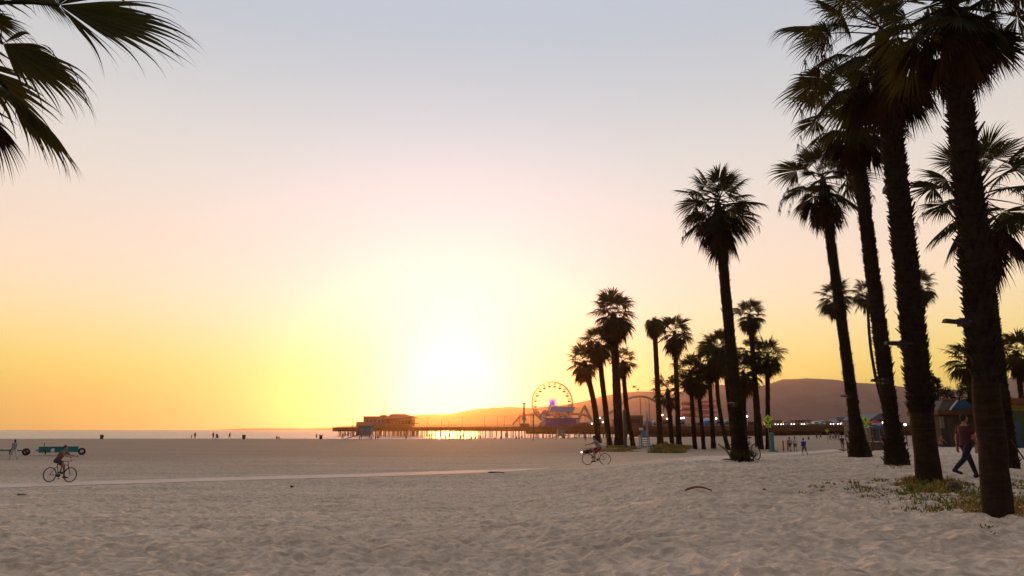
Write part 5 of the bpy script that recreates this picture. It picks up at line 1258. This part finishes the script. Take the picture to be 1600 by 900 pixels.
def hut():
    Y = 54.0; o = stand(1491, Y); s = mpp(Y); root = thing('beach_hut', 'brown beach hut with orange fascia, grey gable roof and blue gable end', 'building', o)
    def Z(py): return pz(py, Y) - o.z
    def X(px): return (px - 1491) * s
    wm = mat('hut_wall', (.075, .055, .036), .85, .2, 1.2, bump=.3); om = mat('orange_fascia', (.16, .042, .014), .7, .15, 1); gm = mat('grey_roof', (.115, .105, .095), .8, .2, 2); bl = mat('blue_gable', (.04, .105, .17), .7, .1, 1)
    MB().box((X(1497), 1.6, Z(648) / 2 - .1), (X(1528) - X(1466) - .4, 3.2, Z(648) + .2)).build('wall', wm, root)
    MB().box((X(1497), 1.6, (Z(648) + Z(641.5)) / 2), (X(1532) - X(1462), 4.2, Z(641.5) - Z(648) - .01)).build('fascia', om, root)
    zr = Z(641.4); zt = Z(626)
    r = MB(); r.add([(X(1464), -.4, zr), (X(1482), -.4, zr), (X(1496), -.4, zt), (X(1474), -.4, zt), (X(1464), 3.6, zr), (X(1482), 3.6, zr), (X(1496), 3.6, zt), (X(1474), 3.6, zt)], [(0, 1, 2, 3), (7, 6, 5, 4), (0, 4, 5, 1), (1, 5, 6, 2), (2, 6, 7, 3), (3, 7, 4, 0)]); r.build('roof', gm, root)
    MB().prism([(X(1482.2), zr), (X(1530), zr), (X(1514), zt), (X(1496.2), zt)], -.1, 3.4).build('gable', bl, root)
    MB().tube([(X(1482), -.46, zr + .02), (X(1496), -.46, zt + .02)], .07, n=6).build('gable_trim', whitem, root)
    MB().tube([(X(1473), -.42, zt + .04), (X(1497), -.42, zt + .04)], .09, n=6).build('ridge_cap', om, root)
    MB().box((X(1486), -.03, 1.05), (X(1491) - X(1481), .08, 2.3)).build('door', mat('hut_door', (.09, .065, .045), .8), root)
    MB().box((X(1473), -.02, Z(660)), (.30, .06, .9)).build('notice_board', mat('notice', (.22, .2, .17)), root)
hut()
def stand_yellow():
    Y = 50; o = stand(1604, Y); s = mpp(Y); root = thing('snack_stand', 'yellow-green stand with orange roof edge at the frame edge', 'stand', o); Z = lambda py: pz(py, Y) - o.z
    w = 50 * s; MB().box((0, 1.5, Z(632) / 2), (w, 3, Z(632))).build('wall', mat('stand_green', (.06, .075, .028), .8), root); MB().box((0, 1.5, (Z(632) + Z(623)) / 2 + .01), (w * 1.06, 4, Z(623) - Z(632))).build('roof', mat('orange_fascia', (.3, .075, .025)), root)
    MB().box((0, -.05, Z(637)), (w * .9, .06, .45)).build('sign_board', mat('stand_yellow', (.20, .15, .02), .7), root); MB().box((w * .12, -.04, .9), (w * .3, .06, 1.7)).build('shutter', mat('stand_shutter', (.13, .14, .035), .7), root)
    MB().box((-w * .3, -.04, 1.0), (w * .2, .06, 1.9)).build('door', mat('stand_door_blue', (.04, .07, .12), .7), root)
stand_yellow()
# easel-like board leaning behind the nearest trunk
o = base(1582, 729); br = thing('leaning_pole', 'thin dark pole stuck slanting in the sand right of the nearest trunk', 'pole', stand(1600, 17)); MB().tube([(.25, 0, -.05), (-.35, 0, 1.05)], .018, n=6).build('shaft', darkm, br)
# ------------------------------------------------------------------ lamps fixed to the trunks
def trunk_lamp(name, label, px, py, Y, trunk_px, kind, k=1.0):
    c = at(px, py, Y); t = at(trunk_px, py, Y); root = thing(name, label, 'floodlight', t); dx = c.x - t.x; u = mpp(Y) * k
    sg = 1 if dx > 0 else -1
    if kind == 'flood':
        t = -.46
        MB().tube([(0, -.15, 0), (dx * .5, t * .8, 0), (dx, t, 0)], .03, n=6).build('bracket', darkm, root)
        M3 = Matrix.Rotation(R(14), 3, 'Y') @ Matrix.Rotation(R(-35), 3, 'X')
        MB().box((dx, t - .1, .0), (24 * u, 12 * u, 14 * u), M3, taper=(.8, .8)).build('lamp_housing', mat('grey_housing', (.085, .09, .09), .6), root)
        MB().box(Vector((dx, t - .1, 0)) + M3 @ Vector((0, -6.3 * u, -1.5 * u)), (20 * u, .6 * u, 8 * u), M3).build('lamp_glass', mat('pale_glass', (.20, .21, .21), .2), root)
        MB().box((dx + 15 * u, t + .05, -6 * u), (10 * u, 10 * u, 14 * u)).build('ballast_box', darkm, root)
    else:
        MB().tube([(0, -.05, 0), (dx, -.05, 0)], 1.5 * u, n=6).build('bracket', darkm, root)
        MB().box((dx, -.05, 0), (26 * u, 11 * u, 5 * u), Matrix.Rotation(R(-5 * sg), 3, 'Y'), taper=(.92, .6)).build('lamp_housing', mat('dark_housing', (.018, .016, .015), .7), root)
        MB().box((dx - sg * 15 * u, -.03, -1 * u), (11 * u, 11 * u, 11 * u)).build('ballast_box', mat('dark_housing', (.018, .016, .015), .7), root)
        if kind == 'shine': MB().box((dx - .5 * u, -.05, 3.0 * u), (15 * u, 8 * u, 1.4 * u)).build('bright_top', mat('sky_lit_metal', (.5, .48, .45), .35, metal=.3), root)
trunk_lamp('floodlight', 'grey floodlight high on the bulging palm beside the tall grassy one', 1379, 305, 24.6, 1382, 'flood')
trunk_lamp('floodlight', 'dark floodlight on an arm at the left of the grassy palm trunk, mid height', 1394, 537, 16.2, 1424, 'shine')
trunk_lamp('floodlight', 'dark floodlight arm at the left of the nearest trunk, above the hut', 1486, 503, 10.0, 1515, 'arm', 1.15)
trunk_lamp('floodlight', 'dark floodlight arm low on the bulging palm, against the hills', 1371, 595, 24.6, 1388, 'arm', 0.8)
trunk_lamp('floodlight', 'small floodlight with shining top on the single tall palm trunk', 1142, 631, 28.4, 1150, 'shine', 0.5)
trunk_lamp('floodlight', 'small floodlight with shining top on the leaning palm trunk', 1319, 619, 33.0, 1330, 'shine', 0.45)

# ------------------------------------------------------------------ bush tree by the hut, gulls, litter, stone, grass
def leafy_tree(label, px0, px1, py0, py1, Y, seed):
    rng = random.Random(seed); s = mpp(Y); o = stand((px0 + px1) / 2, Y); root = thing('leafy_tree', label, 'tree', o); zt = pz(py0, Y) - o.z; zb = pz(py1, Y) - o.z; w = (px1 - px0) * s
    q = MB(); q.tube([(0, 0, -.3), (.1, 0, zb * .7), (0, .1, zb + (zt - zb) * .4)], [.28, .2, .1], n=8)
    cl = []
    for i in range(26):
        a = rng.uniform(0, 6.28); rr = math.sqrt(rng.random()); c = Vector((math.cos(a) * rr * w * .5, math.sin(a) * rr * w * .4, zb + (zt - zb) * (rng.random() ** .8) * (1 - .35 * rr))); cl.append(c)
        if i % 3 == 0: q.tube([(0, 0, zb * .75), Vector((0, 0, zb * .8)).lerp(c, .5), c], [.10, .06, .02], n=5)
    q.build('trunk', barkm, root)
    f = MB()
    for c in cl:
        for k in range(150):
            d = Vector((rng.gauss(0, 1), rng.gauss(0, 1), rng.gauss(0, 1))).normalized() * (rng.random() ** .5) * w * .16 + c; u = Vector((rng.uniform(-1, 1), rng.uniform(-1, 1), rng.uniform(-1, 1))).normalized(); v = u.orthogonal().normalized(); l = rng.uniform(.09, .2)
            f.add([d, d + u * l * .5 + v * l * .28, d + u * l, d + u * l * .5 - v * l * .28], [(0, 1, 2, 3)])
    f.build('crown', leafm, root, fix=False)
leafy_tree('round dark bushy tree behind the hut', 1474, 1522, 590, 640, 60, 5); leafy_tree('smaller bushy tree at the left corner of the hut', 1456, 1482, 578, 640, 64, 6)
def gull(label, px, py, Y, rz, span):
    root = thing('gull', label, 'bird', at(px, py, Y), rz); gm = mat('gull_dark', (.05, .035, .03), .8)
    q = MB(); q.tube([(0, -.28, 0), (0, -.12, .0), (0, .1, .02), (0, .26, .04), (0, .33, .03)], [.02, .07, .08, .05, .012], n=8)
    for s in (-1, 1): q.add([(0, .12, .04), (s * span * .25, .10, .20), (s * span * .5, -.08, .30 if s > 0 else .12), (s * span * .25, -.06, .19), (0, -.08, .03), (0, .12, .02), (s * span * .25, .10, .175), (s * span * .25, -.06, .165), (0, -.08, .01)], [(0, 1, 3, 4), (1, 2, 3), (5, 8, 7, 6), (6, 7, 2)])
    q.build('body', gm, root)
gull('larger gull gliding over the coaster hill', 991, 605, 95, R(50), 1.3); gull('smaller gull just below the larger one over the coaster hill', 996.5, 609, 120, R(-60), 1.0)
def litter(name, label, cat, px, py, L, rz, col, thick=.05, bend=.12, seed=1):
    b = base(px, py); rng = random.Random(seed); m = mat('litter_%02d_%02d' % (col[0] * 100, col[1] * 100), col, .9, .3, 8); q = MB(); n = 8
    q.tube([((i / n - .5) * L, rng.uniform(-.02, .02), .03 + bend * math.sin(math.pi * i / n)) for i in range(n + 1)], [thick * .35] + [thick * (1 - .6 * i / n) for i in range(n)], n=6, ry=.5)
    o = q.build(name, m, None, smooth=True, loc=b + Vector((0, 0, .03))); o.rotation_euler = (0, 0, rz); tag(o, label, cat)
litter('palm_boot', 'curved orange-brown palm leaf base lying on the trodden sand', 'leaf base', 1091, 771, .60, R(8), (.25, .10, .05), .028, .07)
litter('driftwood', 'flat dark piece of wood lying by the pale path', 'driftwood', 775, 740, .95, R(3), (.10, .06, .04), .045, .02, 2)
litter('twig', 'small dark twig on the sand right of the leaf base', 'twig', 1194, 771, .16, R(50), (.05, .03, .02), .014, .03, 3)
litter('dry_stalk', 'pale dry frond stalk curving up left of the single tall palm', 'frond stalk', 1136, 716, .1, 0, (.2, .14, .08), .02, 0, 4)
b = base(1142, 719); st = bpy.data.objects['dry_stalk']; st.location = b
q = MB(); q.tube([(.05, 0, 0), (-.05, 0, .25), (-.22, 0, .48), (-.52, 0, .68)], [.05, .05, .04, .03], n=6); q.tube([(.1, 0, 0), (.02, 0, .35), (.12, .1, .55)], [.05, .045, .03], n=6); q.tube([(.05, -.02, .02), (-.25, -.05, .04), (-.5, -.05, -.02)], [.04, .035, .02], n=6); st.data = q.mesh('dry_stalk', MATS['litter_20_14'])
litter('litter_scrap', 'small dark scrap on the sand just below the far pale path', 'scrap', 456, 763, .14, 0, (.05, .02, .02), .05, .02, 5)
litter('litter_scrap', 'flat dark scrap on the sand at the near left', 'scrap', 33, 776, .30, R(5), (.10, .085, .07), .03, .01, 6)
litter('seaweed_clump', 'dark clump on the far sand between the bin and berm walkers', 'clump', 258, 685.2, 1.6, 0, (.05, .035, .03), .18, .1, 7)
def stone():
    b = base(1492, 768); q = MB(); q.box((0, 0, .09), (.25, .18, .20), Matrix.Rotation(R(-14), 3, 'Y'), taper=(.75, .6)); me = q.mesh('t'); bm = bmesh.new(); bm.from_mesh(me); bmesh.ops.bevel(bm, geom=bm.edges[:], offset=.03, segments=2, affect='EDGES'); bmesh.ops.subdivide_edges(bm, edges=bm.edges[:], cuts=2, use_grid_fill=True)
    for v in bm.verts: v.co += Vector((mnoise.noise(v.co * 9), mnoise.noise(v.co * 9 + Vector((5, 0, 0))), mnoise.noise(v.co * 9 + Vector((0, 7, 0))))) * .02
    bm.to_mesh(me); bm.free(); me.name = 'stone'; me.materials.append(mat('brown_stone', (.11, .075, .06), .95, .3, 9, bump=.5)); me.shade_smooth(); o = bpy.data.objects.new('stone', me); COL.objects.link(o); o.location = b; tag(o, 'brown wedge shaped stone at the right of the grassy palm foot', 'stone')
stone()
def grass():
    rng = random.Random(8); q = MB(); qy = MB()
    def tuft(c, n, h, spread, mbx):
        cx, cy = np.array([c.x]), np.array([c.y]); c0 = float((sand_detail(cx, cy) * (1 - sstep(40, 110, cy)))[0]) - .02
        for i in range(n):
            a = rng.uniform(0, 6.28); r = spread * math.sqrt(rng.random()); x = c.x + r * math.cos(a); y = c.y + r * math.sin(a); z = gz(x, y) + float(mounds(x, y)) + c0
            hh = h * rng.uniform(.5, 1.2); d = Vector((rng.gauss(0, .5), rng.gauss(0, .5), 1)).normalized(); w = rng.uniform(.005, .011) * (1 + c.y / 22); sd = Vector((math.cos(a + 1), math.sin(a + 1), 0)) * w; p = Vector((x, y, z)); m = p + d * hh * .6; t = m + (d + Vector((rng.gauss(0, .5), rng.gauss(0, .5), -.5))).normalized() * hh * .5
            mbx.add([p - sd, p + sd, m + sd * .8, m - sd * .8, t], [(0, 1, 2, 3), (3, 2, 4)])
    def patch(px0, px1, py0, py1, count, n, h, sp, yellow):
        for i in range(count):
            px = rng.gauss((px0 + px1) / 2, (px1 - px0) / 4); py = rng.uniform(py0, py1)
            tuft(base(px, py), n, h * rng.uniform(.6, 1.2), sp, qy if rng.random() < yellow else q)
    patch(1415, 1505, 757, 772, 120, 28, .17, .20, .6); patch(1408, 1450, 750, 762, 50, 26, .17, .15, .9); patch(1470, 1560, 768, 798, 62, 20, .11, .22, .4); patch(1518, 1545, 788, 808, 34, 26, .13, .12, .75); patch(1580, 1604, 786, 814, 30, 24, .12, .16, .5)
    patch(1300, 1410, 750, 776, 44, 16, .09, .24, .45); patch(1390, 1530, 770, 800, 64, 16, .10, .24, .35); patch(1255, 1300, 758, 770, 12, 16, .08, .2, .8); patch(1572, 1602, 744, 790, 26, 18, .11, .2, .2); patch(1530, 1552, 820, 832, 4, 12, .08, .1, .2)
    patch(1330, 1400, 708, 718, 12, 12, .10, .2, .9); patch(1385, 1425, 722, 732, 12, 12, .10, .2, .9)
    patch(1020, 1066, 698, 708, 210, 46, .42, .6, .45); patch(1060, 1080, 697, 703, 30, 30, .32, .5, .5); patch(938, 1000, 698, 706, 130, 30, .22, .6, .6)
    g = mat('green_grass', (.14, .155, .03), .8, .4, 3); y = mat('dry_grass', (.32, .205, .045), .85, .35, 3)
    tag(q.build('grass', g, fix=False), kind='stuff'); tag(qy.build('dry_grass', y, fix=False), kind='stuff')
    # spiky young palm sprout on the mound
    b = base(1040, 698); rt = thing('palm_sprout', 'spiky green sprout on the grassy mound by the folded palm', 'plant', b); f = MB()
    for i in range(12): frond(f, rng, Vector((0, 0, 0)), i * 2.4, R(rng.uniform(25, 80)), .35, .55, nseg=14, rings=3, tip_hang=.2)
    f.build('leaves', leafm, rt, fix=False)
    b = base(1160, 721); rt = thing('trunk_weeds', 'green weeds and broken stubs growing at the foot of the single tall palm', 'plant', b); f = MB()
    for i in range(18): frond(f, rng, Vector((rng.uniform(-.36, .42), rng.uniform(-.5, -.15), 0)), rng.uniform(0, 6.28), R(rng.uniform(50, 88)),   .2, rng.uniform(.22, .45), nseg=9, rings=3, tip_hang=.2, spread=50)
    f.build('leaves', leafm, rt, fix=False)
grass()
